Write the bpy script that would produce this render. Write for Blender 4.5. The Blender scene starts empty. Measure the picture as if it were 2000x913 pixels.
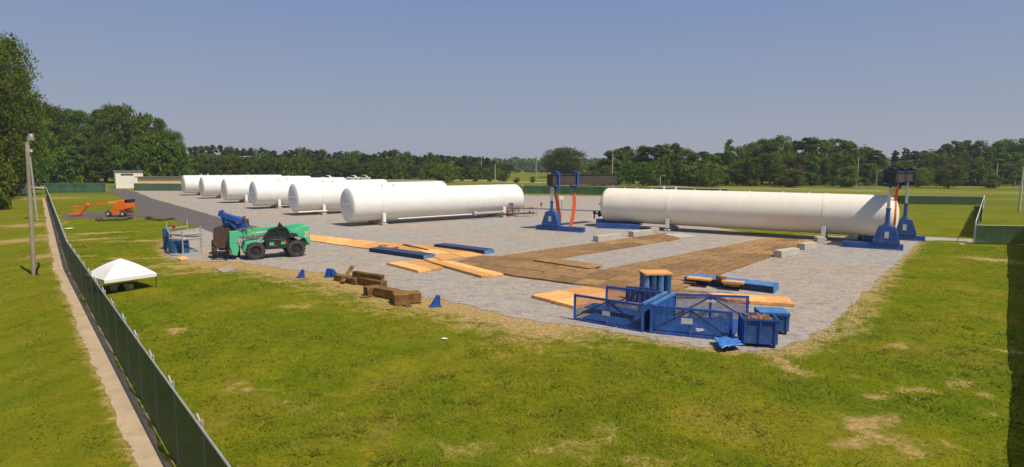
import bpy, math, random
import numpy as np
from mathutils import Vector, Matrix

random.seed(7); RNG = np.random.default_rng(11)
R = math.radians
scene = bpy.context.scene
col = scene.collection

# ------------------------------------------------------------------ camera, sky, sun, exposure
W0, H0, F = 2000.0, 913.0, 1150.0
CAMH = 7.8
PITCH, ROLL = math.atan((456.5 - 322) / F), R(0.34)
fwd = Vector((0, math.cos(PITCH), -math.sin(PITCH)))
rgt0 = Vector((1, 0, 0)); up0 = rgt0.cross(fwd)
rgt = (rgt0 * math.cos(ROLL) + up0 * math.sin(ROLL)).normalized()
upv = rgt.cross(fwd).normalized()
cam_d = bpy.data.cameras.new('camera'); cam = bpy.data.objects.new('camera', cam_d); col.objects.link(cam)
M3 = Matrix((rgt, upv, -fwd)).transposed()
cam.matrix_world = Matrix.Translation((0, 0, CAMH)) @ M3.to_4x4()
cam_d.sensor_width = 36; cam_d.lens = 36 * F / W0
cam_d.clip_start = 0.3; cam_d.clip_end = 12000
scene.camera = cam

SUN_AZ, SUN_EL = 131.0, 57.0
world = bpy.data.worlds.new('World'); scene.world = world; world.use_nodes = True
wn = world.node_tree; wn.nodes.clear()
sky = wn.nodes.new('ShaderNodeTexSky'); sky.sky_type = 'NISHITA'; sky.sun_disc = False
sky.sun_elevation = R(SUN_EL); sky.sun_rotation = R(SUN_AZ)
sky.altitude = 0; sky.air_density = 1.0; sky.dust_density = 1.6; sky.ozone_density = 2.6
hsv = wn.nodes.new('ShaderNodeHueSaturation'); hsv.inputs['Saturation'].default_value = 0.95; hsv.inputs['Value'].default_value = 1.0
bgn = wn.nodes.new('ShaderNodeBackground'); bgn.inputs[1].default_value = 0.085
wo = wn.nodes.new('ShaderNodeOutputWorld')
wtc = wn.nodes.new('ShaderNodeTexCoord'); wsp = wn.nodes.new('ShaderNodeSeparateXYZ'); wn.links.new(wtc.outputs['Generated'], wsp.inputs[0])
wr = wn.nodes.new('ShaderNodeValToRGB'); we = wr.color_ramp.elements
S_ = 1/0.085
we[0].position = 0.0; we[0].color = (0.385*S_, 0.405*S_, 0.475*S_, 1); we[1].position = 0.5; we[1].color = (0.11*S_, 0.20*S_, 0.42*S_, 1)
k_ = we.new(0.27); k_.color = (0.195*S_, 0.290*S_, 0.51*S_, 1)
k_ = we.new(0.12); k_.color = (0.29*S_, 0.345*S_, 0.475*S_, 1)
wf_ = wn.nodes.new('ShaderNodeMapRange'); wf_.inputs['From Min'].default_value = 0.25; wf_.inputs['From Max'].default_value = 0.9; wf_.inputs['To Min'].default_value = 0.9; wf_.inputs['To Max'].default_value = 0.3
wm = wn.nodes.new('ShaderNodeMix'); wm.data_type = 'RGBA'
wn.links.new(wsp.outputs[2], wr.inputs[0]); wn.links.new(wsp.outputs[2], wf_.inputs['Value']); wn.links.new(wf_.outputs[0], wm.inputs[0])
wn.links.new(sky.outputs[0], hsv.inputs['Color']); wn.links.new(hsv.outputs[0], wm.inputs[6]); wn.links.new(wr.outputs[0], wm.inputs[7]); wn.links.new(wm.outputs[2], bgn.inputs[0]); wn.links.new(bgn.outputs[0], wo.inputs[0])

sl = bpy.data.lights.new('sun', 'SUN'); sl.energy = 4.6; sl.angle = R(0.6); sl.color = (1.0, 0.91, 0.77)
so = bpy.data.objects.new('sun', sl); col.objects.link(so)
sd = Vector((math.sin(R(SUN_AZ)) * math.cos(R(SUN_EL)), math.cos(R(SUN_AZ)) * math.cos(R(SUN_EL)), math.sin(R(SUN_EL))))
so.rotation_euler = sd.to_track_quat('Z', 'Y').to_euler(); so.location = (60, -40, 80)
scene.view_settings.view_transform = 'Standard'; scene.view_settings.look = 'None'
scene.view_settings.exposure = 0.0; scene.view_settings.gamma = 1.0
scene.render.engine = 'CYCLES'
scene.cycles.max_bounces = 6; scene.cycles.transparent_max_bounces = 16

# ------------------------------------------------------------------ projection helpers
def ray(px, py):
    return (rgt * ((px - W0/2) / F) + upv * ((H0/2 - py) / F) + fwd)
def P(px, py, z=0.0):
    d = ray(px, py); t = (z - CAMH) / d.z
    return Vector((d.x * t, d.y * t, z))
def px_of(v):
    d = Vector(v) - Vector((0, 0, CAMH)); dz = d.dot(fwd)
    return (W0/2 + F * d.dot(rgt) / dz, H0/2 - F * d.dot(upv) / dz)
def hz(base, ytop):
    """height above ground point base whose image row is ytop"""
    lo, hi = 0.0, 80.0
    for _ in range(40):
        m = (lo + hi) / 2
        if px_of((base[0], base[1], m))[1] > ytop: lo = m
        else: hi = m
    return lo
def at(px, Y, z=0.0):
    """point seen in image column px at world depth Y"""
    x = 0.0
    for _ in range(8):
        x += (px - px_of((x, Y, z))[0]) * Y / F
    return Vector((x, Y, z))

# ------------------------------------------------------------------ mesh builder
class MB:
    def __init__(s): s.v = []; s.f = []
    def poly(s, pts):
        n = len(s.v); s.v += [tuple(p) for p in pts]; s.f.append(tuple(range(n, n + len(pts)))); return s
    def mesh(s, vs, fs):
        n = len(s.v); s.v += [tuple(p) for p in vs]; s.f += [tuple(i + n for i in f) for f in fs]; return s
    def box(s, c, size, rz=0.0, ry=0.0, rx=0.0):
        m = Matrix.Translation(c) @ Matrix.Rotation(rz, 4, 'Z') @ Matrix.Rotation(ry, 4, 'Y') @ Matrix.Rotation(rx, 4, 'X')
        a, b, d = size[0]/2, size[1]/2, size[2]/2
        vs = [m @ Vector(p) for p in [(-a,-b,-d),(a,-b,-d),(a,b,-d),(-a,b,-d),(-a,-b,d),(a,-b,d),(a,b,d),(-a,b,d)]]
        return s.mesh(vs, [(0,3,2,1),(4,5,6,7),(0,1,5,4),(1,2,6,5),(2,3,7,6),(3,0,4,7)])
    def bar(s, p, q, w, h, w2=None, h2=None):
        p = Vector(p); q = Vector(q); d = (q - p).normalized()
        up = Vector((0,0,1)) if abs(d.z) < 0.95 else Vector((0,1,0))
        sx = d.cross(up).normalized(); sz = sx.cross(d).normalized()
        w2 = w if w2 is None else w2; h2 = h if h2 is None else h2
        vs = []
        for o, ww, hh in ((p, w, h), (q, w2, h2)):
            vs += [o - sx*ww/2 - sz*hh/2, o + sx*ww/2 - sz*hh/2, o + sx*ww/2 + sz*hh/2, o - sx*ww/2 + sz*hh/2]
        return s.mesh(vs, [(0,1,2,3),(7,6,5,4),(0,4,5,1),(1,5,6,2),(2,6,7,3),(3,7,4,0)])
    def cyl(s, p, q, r, r2=None, n=16, caps=True):
        p = Vector(p); q = Vector(q); d = (q - p).normalized(); r2 = r if r2 is None else r2
        up = Vector((0,0,1)) if abs(d.z) < 0.95 else Vector((0,1,0))
        a = d.cross(up).normalized(); b = a.cross(d).normalized()
        vs = []
        for o, rr in ((p, r), (q, r2)):
            for i in range(n):
                t = 2*math.pi*i/n; vs.append(o + (a*math.cos(t) + b*math.sin(t))*rr)
        fs = [(i, i+n, (i+1) % n + n, (i+1) % n) for i in range(n)]
        if caps: fs += [tuple(range(n)), tuple(range(2*n-1, n-1, -1))]
        return s.mesh(vs, fs)
    def tube(s, pts, r, n=8):
        for a, b in zip(pts[:-1], pts[1:]): s.cyl(a, b, r, r, n)
        return s
    def lathe(s, o, d, prof, n=32):
        """profile of (distance along d, radius) from o"""
        o = Vector(o); d = Vector(d).normalized()
        up = Vector((0,0,1)) if abs(d.z) < 0.95 else Vector((0,1,0))
        a = d.cross(up).normalized(); b = a.cross(d).normalized()
        vs = []
        for t, rr in prof:
            for i in range(n):
                th = 2*math.pi*i/n; vs.append(o + d*t + (a*math.cos(th) + b*math.sin(th))*max(rr, 1e-4))
        fs = []
        for k in range(len(prof)-1):
            for i in range(n):
                fs.append((k*n+i, (k+1)*n+i, (k+1)*n+(i+1) % n, k*n+(i+1) % n))
        return s.mesh(vs, fs)
    def prism(s, pts, axis_v, t):
        """polygon pts (3d) extruded by vector axis_v*t"""
        e = Vector(axis_v) * t; n = len(pts)
        a = [Vector(p) for p in pts]; b = [p + e for p in a]
        return s.mesh(a + b, [tuple(range(n-1, -1, -1)), tuple(range(n, 2*n))] + [(i, (i+1) % n, (i+1) % n + n, i + n) for i in range(n)])
    def build(s, name, mat, parent=None, world=False, smooth=True, bevel=0):
        vs = s.v
        if world and parent is not None:
            inv = tr(parent).inverted(); vs = [inv @ Vector(p) for p in vs]
        me = bpy.data.meshes.new(name); me.from_pydata([tuple(p) for p in vs], [], s.f)
        import bmesh
        bm = bmesh.new(); bm.from_mesh(me); bmesh.ops.recalc_face_normals(bm, faces=bm.faces); bm.to_mesh(me); bm.free()
        if smooth:
            me.polygons.foreach_set('use_smooth', [True]*len(me.polygons)); me.set_sharp_from_angle(angle=R(35))
        me.materials.append(mat)
        o = bpy.data.objects.new(name, me); col.objects.link(o)
        if parent is not None: o.parent = parent
        if bevel:
            bv = o.modifiers.new('bevel', 'BEVEL'); bv.width = bevel; bv.segments = 1; bv.limit_method = 'ANGLE'
        return o
def tr(root): return Matrix.Translation(root.location) @ Matrix.Rotation(root.rotation_euler.z, 4, 'Z')
def tag(o, label, cat, group=None, kind=None):
    if label: o['label'] = label
    if cat: o['category'] = cat
    if group: o['group'] = group
    if kind: o['kind'] = kind
    return o
def thing(name, label, cat, loc=(0,0,0), rz=0.0, group=None):
    o = bpy.data.objects.new(name, None); col.objects.link(o); o.empty_display_size = 0.3
    o.location = loc; o.rotation_euler = (0, 0, rz)
    return tag(o, label, cat, group)
def copy_tree(src, parent=None):
    c = src.copy(); col.objects.link(c)
    if parent is not None: c.parent = parent
    for ch in list(src.children): copy_tree(ch, c)
    return c
def dup(src, loc, rz, label=None, scale=None):
    c = copy_tree(src); c.location = loc; c.rotation_euler = (0, 0, rz)
    if scale: c.scale = scale
    if label: c['label'] = label
    return c

# ------------------------------------------------------------------ materials
def nd(nt, t, **kw):
    n = nt.nodes.new(t)
    for k, v in kw.items(): setattr(n, k, v)
    return n
def noise(nt, scale, detail=4, rough=0.55, vec=None, dist=0.0):
    n = nd(nt, 'ShaderNodeTexNoise'); n.inputs['Scale'].default_value = scale; n.inputs['Detail'].default_value = detail
    n.inputs['Roughness'].default_value = rough; n.inputs['Distortion'].default_value = dist
    if vec: nt.links.new(vec, n.inputs['Vector'])
    return n
def ramp(nt, fac, stops):
    r = nd(nt, 'ShaderNodeValToRGB'); e = r.color_ramp.elements
    e[0].position = stops[0][0]; e[0].color = (*stops[0][1], 1); e[1].position = stops[-1][0]; e[1].color = (*stops[-1][1], 1)
    for p, c in stops[1:-1]:
        k = e.new(p); k.color = (*c, 1)
    nt.links.new(fac, r.inputs[0]); return r
def mixc(nt, fac, a, b, bt='MIX'):
    m = nd(nt, 'ShaderNodeMix', data_type='RGBA', blend_type=bt)
    if hasattr(fac, 'is_linked'): nt.links.new(fac, m.inputs[0])
    else: m.inputs[0].default_value = fac
    for s, i in ((a, 6), (b, 7)):
        if hasattr(s, 'is_linked'): nt.links.new(s, m.inputs[i])
        else: m.inputs[i].default_value = (*s, 1)
    return m.outputs[2]
def mth(nt, op, a, b=None, clamp=False):
    m = nd(nt, 'ShaderNodeMath', operation=op); m.use_clamp = clamp
    for s, i in ((a, 0), (b, 1)):
        if s is None: continue
        if hasattr(s, 'is_linked'): nt.links.new(s, m.inputs[i])
        else: m.inputs[i].default_value = s
    return m.outputs[0]
def base_mat(name, rough=0.8, metal=0.0, spec=None):
    m = bpy.data.materials.new(name); m.use_nodes = True; nt = m.node_tree
    b = nt.nodes['Principled BSDF']; b.inputs['Roughness'].default_value = rough; b.inputs['Metallic'].default_value = metal
    if spec is not None: b.inputs['Specular IOR Level'].default_value = spec
    return m, nt, b
def paint(name, c, rough=0.5, var=0.25, scale=1.5, dirt=None, dirt_amt=0.4, metal=0.0, bump=0.0):
    m, nt, b = base_mat(name, rough, metal)
    tc = nd(nt, 'ShaderNodeTexCoord')
    n = noise(nt, scale, 6, 0.65, tc.outputs['Object'])
    dk = tuple(x * (1 - var) for x in c); lt = tuple(min(1, x * (1 + var*0.5)) for x in c)
    o = ramp(nt, n.outputs[0], [(0.3, dk), (0.7, lt)]).outputs[0]
    if dirt:
        n2 = noise(nt, scale*2.7, 8, 0.7, tc.outputs['Object'])
        f = mth(nt, 'MULTIPLY', mth(nt, 'SUBTRACT', n2.outputs[0], 0.52, True), dirt_amt*10, True)
        o = mixc(nt, f, o, dirt)
    nt.links.new(o, b.inputs['Base Color'])
    if bump:
        bp = nd(nt, 'ShaderNodeBump'); bp.inputs['Strength'].default_value = bump; bp.inputs['Distance'].default_value = 0.02
        n3 = noise(nt, scale*10, 4, 0.6, tc.outputs['Object']); nt.links.new(n3.outputs[0], bp.inputs['Height']); nt.links.new(bp.outputs[0], b.inputs['Normal'])
    return m

def grass_color(nt, vec):
    big = noise(nt, 0.06, 5, 0.6, vec, 0.4); med = noise(nt, 0.19, 5, 0.65, vec, 0.8); mid = noise(nt, 0.9, 6, 0.75, vec, 0.6); fine = noise(nt, 4.0, 6, 0.8, vec)
    c1 = ramp(nt, big.outputs[0], [(0.34, (0.105, 0.160, 0.005)), (0.50, (0.165, 0.190, 0.006)), (0.64, (0.225, 0.205, 0.011))]).outputs[0]
    c2 = ramp(nt, med.outputs[0], [(0.34, (0.085, 0.142, 0.005)), (0.48, (0.148, 0.188, 0.006)), (0.60, (0.215, 0.205, 0.012)), (0.70, (0.275, 0.215, 0.035))]).outputs[0]
    c = mixc(nt, 0.6, c1, c2)
    c3 = ramp(nt, mid.outputs[0], [(0.30, (0.66, 0.74, 0.7)), (0.50, (1.0, 1.0, 1.0)), (0.70, (1.38, 1.22, 1.3))]).outputs[0]
    c = mixc(nt, 0.9, c, c3, 'MULTIPLY')
    c4 = ramp(nt, fine.outputs[0], [(0.32, (0.72, 0.76, 0.7)), (0.50, (1.0, 1.0, 1.0)), (0.70, (1.28, 1.22, 1.2))]).outputs[0]
    c = mixc(nt, 0.8, c, c4, 'MULTIPLY')
    return mixc(nt, 1.0, c, (0.86, 0.84, 1.0), 'MULTIPLY'), fine
def mat_ground():
    m, nt, b = base_mat('grass_ground', 1.0, 0, 0.02)
    tc = nd(nt, 'ShaderNodeTexCoord'); v = tc.outputs['Object']
    g, fine = grass_color(nt, v)
    # far meadow: yellower, streaked along the view
    at_f = nd(nt, 'ShaderNodeAttribute', attribute_name='meadow')
    mp = nd(nt, 'ShaderNodeMapping'); mp.inputs['Scale'].default_value = (0.006, 0.03, 1); nt.links.new(v, mp.inputs[0])
    mn = noise(nt, 1.0, 6, 0.6, mp.outputs[0])
    meadow = ramp(nt, mn.outputs[0], [(0.32, (0.080, 0.110, 0.015)), (0.5, (0.145, 0.165, 0.018)), (0.68, (0.25, 0.215, 0.055))]).outputs[0]
    g = mixc(nt, at_f.outputs['Fac'], g, meadow)
    # tyre / mower streaks along the left fence
    at_m = nd(nt, 'ShaderNodeAttribute', attribute_name='mown')
    mp2 = nd(nt, 'ShaderNodeMapping'); mp2.inputs['Rotation'].default_value = (0, 0, R(-42)); mp2.inputs['Scale'].default_value = (0.9, 0.03, 1); nt.links.new(v, mp2.inputs[0])
    sn = noise(nt, 1.0, 3, 0.5, mp2.outputs[0])
    st = ramp(nt, sn.outputs[0], [(0.36, (0.115, 0.140, 0.008)), (0.62, (0.205, 0.180, 0.014))]).outputs[0]
    g = mixc(nt, mth(nt, 'MULTIPLY', at_m.outputs['Fac'], 0.55), g, st)
    # dry straw / bare earth
    at_d = nd(nt, 'ShaderNodeAttribute', attribute_name='dry')
    n1 = noise(nt, 0.9, 8, 0.75, v, 0.8); n2 = noise(nt, 5.0, 5, 0.7, v)
    s = mth(nt, 'ADD', at_d.outputs['Fac'], mth(nt, 'MULTIPLY', mth(nt, 'SUBTRACT', n1.outputs[0], 0.5), 2.6))
    s = mth(nt, 'MULTIPLY', mth(nt, 'SUBTRACT', s, 0.42), 2.2, True)
    dry = ramp(nt, n2.outputs[0], [(0.3, (0.24, 0.14, 0.045)), (0.5, (0.43, 0.275, 0.115)), (0.7, (0.56, 0.41, 0.21))]).outputs[0]
    s = mth(nt, 'MULTIPLY', s, mth(nt, 'ADD', mth(nt, 'MULTIPLY', n2.outputs[0], 0.9), 0.35), True)
    c = mixc(nt, s, g, dry)
    nt.links.new(c, b.inputs['Base Color'])
    bp = nd(nt, 'ShaderNodeBump'); bp.inputs['Strength'].default_value = 0.6; bp.inputs['Distance'].default_value = 0.06
    nt.links.new(fine.outputs[0], bp.inputs['Height']); nt.links.new(bp.outputs[0], b.inputs['Normal'])
    return m
def mat_blades():
    m, nt, b = base_mat('grass_blades', 0.9, 0, 0.05)
    ge = nd(nt, 'ShaderNodeNewGeometry'); va = nd(nt, 'ShaderNodeVectorMath', operation='MULTIPLY_ADD'); nt.links.new(ge.outputs['Normal'], va.inputs[0]); va.inputs[1].default_value = (.2, .2, .2); va.inputs[2].default_value = (0, 0, 1)
    vn = nd(nt, 'ShaderNodeVectorMath', operation='NORMALIZE'); nt.links.new(va.outputs[0], vn.inputs[0]); nt.links.new(vn.outputs[0], b.inputs['Normal'])
    tc = nd(nt, 'ShaderNodeTexCoord'); g, fine = grass_color(nt, tc.outputs['Object'])
    a = nd(nt, 'ShaderNodeAttribute', attribute_name='tint')
    c = mixc(nt, a.outputs['Fac'], g, (0.36, 0.30, 0.08))
    nt.links.new(c, b.inputs['Base Color'])
    tl = nd(nt, 'ShaderNodeBsdfTranslucent'); nt.links.new(c, tl.inputs['Color']); mx = nd(nt, 'ShaderNodeMixShader'); mx.inputs[0].default_value = 0.25
    nt.links.new(b.outputs[0], mx.inputs[1]); nt.links.new(tl.outputs[0], mx.inputs[2]); nt.links.new(mx.outputs[0], nt.nodes['Material Output'].inputs['Surface']); return m
def mat_gravel(name, base, warm, scale=1.0):
    m, nt, b = base_mat(name, 0.95, 0, 0.1)
    tc = nd(nt, 'ShaderNodeTexCoord'); v = tc.outputs['Object']
    big = noise(nt, 0.07, 5, 0.6, v, 0.5); fine = noise(nt, 9*scale, 5, 0.8, v); mid = noise(nt, 1.3, 6, 0.7, v, 1.5)
    vo = nd(nt, 'ShaderNodeTexVoronoi'); vo.inputs['Scale'].default_value = 14*scale; nt.links.new(v, vo.inputs['Vector'])
    c = ramp(nt, big.outputs[0], [(0.38, base), (0.62, warm)]).outputs[0]
    c = mixc(nt, 0.8, c, ramp(nt, mid.outputs[0], [(0.3, (0.72, 0.72, 0.74)), (0.5, (1, 1, 1)), (0.7, (1.16, 1.14, 1.12))]).outputs[0], 'MULTIPLY')
    c = mixc(nt, 0.8, c, ramp(nt, fine.outputs[0], [(0.32, (0.5, 0.5, 0.52)), (0.52, (1, 1, 1)), (0.7, (1.4, 1.38, 1.35))]).outputs[0], 'MULTIPLY')
    c = mixc(nt, 0.18, c, vo.outputs['Color'], 'OVERLAY')
    mpr = nd(nt, 'ShaderNodeMapping'); mpr.inputs['Rotation'].default_value = (0, 0, R(40)); mpr.inputs['Scale'].default_value = (0.55, 1.5, 1); nt.links.new(v, mpr.inputs[0])
    rp = noise(nt, 0.85, 5, 0.65, mpr.outputs[0], 2.6)
    c = mixc(nt, 0.8, c, ramp(nt, rp.outputs[0], [(0.38, (0.74, 0.74, 0.75)), (0.48, (1, 1, 1)), (0.62, (1.10, 1.09, 1.08))]).outputs[0], 'MULTIPLY')
    nt.links.new(c, b.inputs['Base Color'])
    bp = nd(nt, 'ShaderNodeBump'); bp.inputs['Strength'].default_value = 0.6; bp.inputs['Distance'].default_value = 0.05
    hh = mth(nt, 'ADD', fine.outputs[0], mth(nt, 'ADD', mth(nt, 'MULTIPLY', mid.outputs[0], 1.5), mth(nt, 'MULTIPLY', rp.outputs[0], 3.0)))
    nt.links.new(hh, bp.inputs['Height']); nt.links.new(bp.outputs[0], b.inputs['Normal'])
    return m
def mat_wood(name, c0, c1, dark, scale=1.0, edge=0.0):
    m, nt, b = base_mat(name, 0.85, 0, 0.2)
    tc = nd(nt, 'ShaderNodeTexCoord'); oi = nd(nt, 'ShaderNodeObjectInfo')
    mp = nd(nt, 'ShaderNodeMapping'); mp.inputs['Scale'].default_value = (0.7*scale, 7*scale, 7*scale)
    nt.links.new(tc.outputs['Object'], mp.inputs[0])
    n = noise(nt, 1.0, 6, 0.7, mp.outputs[0], 0.4); n2 = noise(nt, 1.1*scale, 5, 0.7, tc.outputs['Object'])
    c = ramp(nt, n.outputs[0], [(0.3, dark), (0.45, c0), (0.7, c1)]).outputs[0]
    h = nd(nt, 'ShaderNodeHueSaturation'); nt.links.new(c, h.inputs['Color'])
    nt.links.new(mth(nt, 'ADD', mth(nt, 'MULTIPLY', oi.outputs['Random'], 0.55), 0.72), h.inputs['Value'])
    c = mixc(nt, mth(nt, 'MULTIPLY', mth(nt, 'SUBTRACT', n2.outputs[0], 0.5, True), 3.5, True), h.outputs[0], dark)
    nt.links.new(c, b.inputs['Base Color']); return m
def mat_leaf(name, dark, mid, light):
    m, nt, b = base_mat(name, 0.75, 0, 0.2)
    tc = nd(nt, 'ShaderNodeTexCoord'); oi = nd(nt, 'ShaderNodeObjectInfo')
    n = noise(nt, 0.42, 3, 0.6, tc.outputs['Object']); n2 = noise(nt, 3.0, 2, 0.5, tc.outputs['Object'])
    f = mth(nt, 'ADD', mth(nt, 'MULTIPLY', n.outputs[0], 0.75), mth(nt, 'MULTIPLY', n2.outputs[0], 0.25))
    c = ramp(nt, f, [(0.36, dark), (0.50, mid), (0.64, light)]).outputs[0]
    h = nd(nt, 'ShaderNodeHueSaturation'); nt.links.new(c, h.inputs['Color'])
    nt.links.new(mth(nt, 'ADD', mth(nt, 'MULTIPLY', oi.outputs['Random'], 0.6), 0.7), h.inputs['Value'])
    nt.links.new(mth(nt, 'ADD', mth(nt, 'MULTIPLY', oi.outputs['Random'], 0.05), 0.475), h.inputs['Hue'])
    nt.links.new(h.outputs[0], b.inputs['Base Color'])
    tl = nd(nt, 'ShaderNodeBsdfTranslucent'); nt.links.new(h.outputs[0], tl.inputs['Color'])
    mx = nd(nt, 'ShaderNodeMixShader'); mx.inputs[0].default_value = 0.3
    nt.links.new(b.outputs[0], mx.inputs[1]); nt.links.new(tl.outputs[0], mx.inputs[2])
    nt.links.new(mx.outputs[0], nt.nodes['Material Output'].inputs['Surface'])
    return m
def mat_fabric(name, c, trans=0.08):
    m, nt, b = base_mat(name, 0.8, 0, 0.2)
    tc = nd(nt, 'ShaderNodeTexCoord')
    mp = nd(nt, 'ShaderNodeMapping'); mp.inputs['Scale'].default_value = (0.5, 0.5, 0.15); nt.links.new(tc.outputs['Object'], mp.inputs[0])
    n = noise(nt, 1.3, 6, 0.7, mp.outputs[0])
    n2 = noise(nt, 0.5, 4, 0.6, tc.outputs['Object'])
    cc = ramp(nt, n.outputs[0], [(0.3, tuple(x*0.65 for x in c)), (0.7, tuple(x*1.3 for x in c))]).outputs[0]
    cc = mixc(nt, mth(nt, 'MULTIPLY', mth(nt, 'SUBTRACT', n2.outputs[0], 0.55, True), 2.0, True), cc, tuple(x*1.9 + 0.01 for x in c))
    nt.links.new(cc, b.inputs['Base Color'])
    tp = nd(nt, 'ShaderNodeBsdfTransparent'); mx = nd(nt, 'ShaderNodeMixShader'); mx.inputs[0].default_value = trans
    nt.links.new(b.outputs[0], mx.inputs[1]); nt.links.new(tp.outputs[0], mx.inputs[2]); nt.links.new(mx.outputs[0], nt.nodes['Material Output'].inputs['Surface'])
    return m

M = {}
M['ground'] = mat_ground(); M['blades'] = mat_blades()
M['gravel'] = mat_gravel('gravel', (0.365, 0.338, 0.305), (0.400, 0.330, 0.262))
M['track'] = mat_gravel('worn_track', (0.38, 0.34, 0.28), (0.42, 0.33, 0.22))
M['dirt'] = mat_gravel('dry_earth', (0.40, 0.30, 0.17), (0.46, 0.35, 0.20))
M['asphalt'] = paint('asphalt', (0.115, 0.095, 0.088), 0.9, 0.25, 0.35, (0.2, 0.17, 0.14), 0.3, bump=0.3)
M['strip'] = paint('trodden_earth', (0.47, 0.35, 0.22), 0.95, 0.22, 0.9, (0.30, 0.24, 0.10), 0.35, bump=.4)
M['polelight'] = paint('pale_pole', (0.52, 0.47, 0.36), 0.9, 0.2, 1.0)
M['path'] = paint('concrete_path', (0.40, 0.37, 0.31), 0.9, 0.2, 0.5, (0.25, 0.24, 0.12), 0.4)
M['white'] = paint('tank_white_paint', (0.80, 0.785, 0.74), 0.45, 0.06, 0.5, (0.60, 0.55, 0.46), 0.14)
M['cream'] = paint('tank_cream_paint', (0.84, 0.78, 0.65), 0.5, 0.05, 0.5, (0.62, 0.52, 0.38), 0.14)
M['concrete'] = paint('concrete', (0.50, 0.46, 0.38), 0.9, 0.2, 2.0, (0.30, 0.27, 0.22), 0.4, bump=0.3)
M['whiteflat'] = paint('white_vinyl', (0.80, 0.78, 0.74), 0.7, 0.06, 1.2, (0.55, 0.52, 0.46), 0.15)
M['blue'] = paint('blue_paint', (0.020, 0.085, 0.30), 0.5, 0.3, 1.2, (0.12, 0.17, 0.26), 0.45)
M['royal'] = paint('royal_blue_paint', (0.018, 0.085, 0.38), 0.5, 0.3, 1.2, (0.08, 0.13, 0.24), 0.4)
M['skyblue'] = paint('worn_and_sunlit_blue_paint', (0.05, 0.19, 0.46), 0.55, 0.25, 1.0, (0.30, 0.34, 0.38), 0.5)  # on the girders this lighter blue paints in sunlight on ends and top
M['navy'] = paint('dark_and_shaded_blue_steel', (0.020, 0.045, 0.12), 0.5, 0.3, 1.5, (0.1, 0.1, 0.12), 0.25)  # on the girders this darker blue paints in the shade of their sides
M['green'] = paint('green_machine_paint', (0.075, 0.50, 0.25), 0.5, 0.25, 1.2, (0.18, 0.28, 0.17), 0.5)
M['orange'] = paint('orange_paint', (0.90, 0.17, 0.012), 0.5, 0.2, 1.4, (0.5, 0.25, 0.1), 0.2)
M['amber'] = paint('amber_paint', (0.82, 0.40, 0.05), 0.5, 0.15, 1.4)
M['sling'] = paint('orange_webbing', (0.82, 0.13, 0.03), 0.8, 0.3, 6.0, (0.85, 0.35, 0.12), 0.4)
M['rubber'] = paint('tyre_rubber', (0.045, 0.038, 0.034), 0.9, 0.3, 4.0, (0.20, 0.15, 0.11), 0.5)
M['black'] = paint('black_steel', (0.022, 0.022, 0.025), 0.5, 0.3, 3.0)
M['steel'] = paint('galvanised_steel', (0.42, 0.41, 0.38), 0.5, 0.2, 3.0, (0.28, 0.25, 0.20), 0.2, metal=0.2)
M['chrome'] = paint('polished_ram', (0.55, 0.56, 0.58), 0.3, 0.1, 3.0, metal=0.6)
M['rust'] = paint('rusty_brown_steel', (0.10, 0.065, 0.045), 0.8, 0.35, 3.0, (0.2, 0.12, 0.07), 0.4)
M['beam'] = paint('dark_gantry_beam', (0.055, 0.042, 0.038), 0.7, 0.25, 1.0, (0.12, 0.09, 0.08), 0.25)
M['glass'] = paint('cab_glass', (0.02, 0.03, 0.03), 0.12, 0.2, 1.0)
M['pole'] = paint('weathered_pole', (0.34, 0.29, 0.21), 0.9, 0.3, 1.0, (0.2, 0.16, 0.11), 0.3)
M['redmetal'] = paint('red_fitting', (0.45, 0.05, 0.03), 0.5, 0.2, 2.0)
M['yellow'] = paint('yellow_fitting', (0.75, 0.52, 0.10), 0.6, 0.2, 2.0)
M['drum'] = paint('blue_drum', (0.02, 0.09, 0.21), 0.5, 0.25, 1.5, (0.1, 0.13, 0.17), 0.3)
M['matnew'] = mat_wood('fresh_plywood', (0.78, 0.38, 0.12), (0.86, 0.49, 0.20), (0.48, 0.24, 0.08), 1.0)
M['matold'] = mat_wood('weathered_timber', (0.27, 0.155, 0.065), (0.44, 0.26, 0.11), (0.10, 0.055, 0.028), 1.0)
M['timber'] = mat_wood('heavy_timber', (0.15, 0.075, 0.025), (0.42, 0.24, 0.08), (0.035, 0.018, 0.01), 2.2)
M['bark'] = paint('bark', (0.13, 0.095, 0.065), 0.95, 0.35, 2.0)
M['leafA'] = mat_leaf('oak_leaves', (0.040, 0.072, 0.005), (0.095, 0.148, 0.009), (0.175, 0.225, 0.018))
M['leafB'] = mat_leaf('pine_needles', (0.025, 0.047, 0.007), (0.060, 0.092, 0.012), (0.112, 0.142, 0.020))
M['leafC'] = mat_leaf('light_leaves', (0.070, 0.100, 0.009), (0.130, 0.160, 0.014), (0.205, 0.225, 0.028))
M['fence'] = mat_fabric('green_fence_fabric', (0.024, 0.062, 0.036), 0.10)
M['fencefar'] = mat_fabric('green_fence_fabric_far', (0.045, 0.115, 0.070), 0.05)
M['stucco'] = paint('cream_block_wall', (0.84, 0.77, 0.66), 0.9, 0.06, 0.8, (0.45, 0.36, 0.27), 0.2)
M['tanwall'] = paint('tan_wall', (0.85, 0.58, 0.32), 0.9, 0.1, 0.6)
M['roof'] = paint('grey_roof', (0.16, 0.16, 0.17), 0.8, 0.2, 0.8)
M['red'] = paint('dull_red_paint', (0.25, 0.03, 0.02), 0.5, 0.2, 1.0)
M['tarp'] = paint('blue_tarp', (0.05, 0.20, 0.62), 0.4, 0.25, 3.0, (0.4, 0.5, 0.7), 0.5)
M['plate'] = paint('pale_sign_plate', (0.62, 0.62, 0.56), 0.6, 0.25, 5.0)
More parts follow.
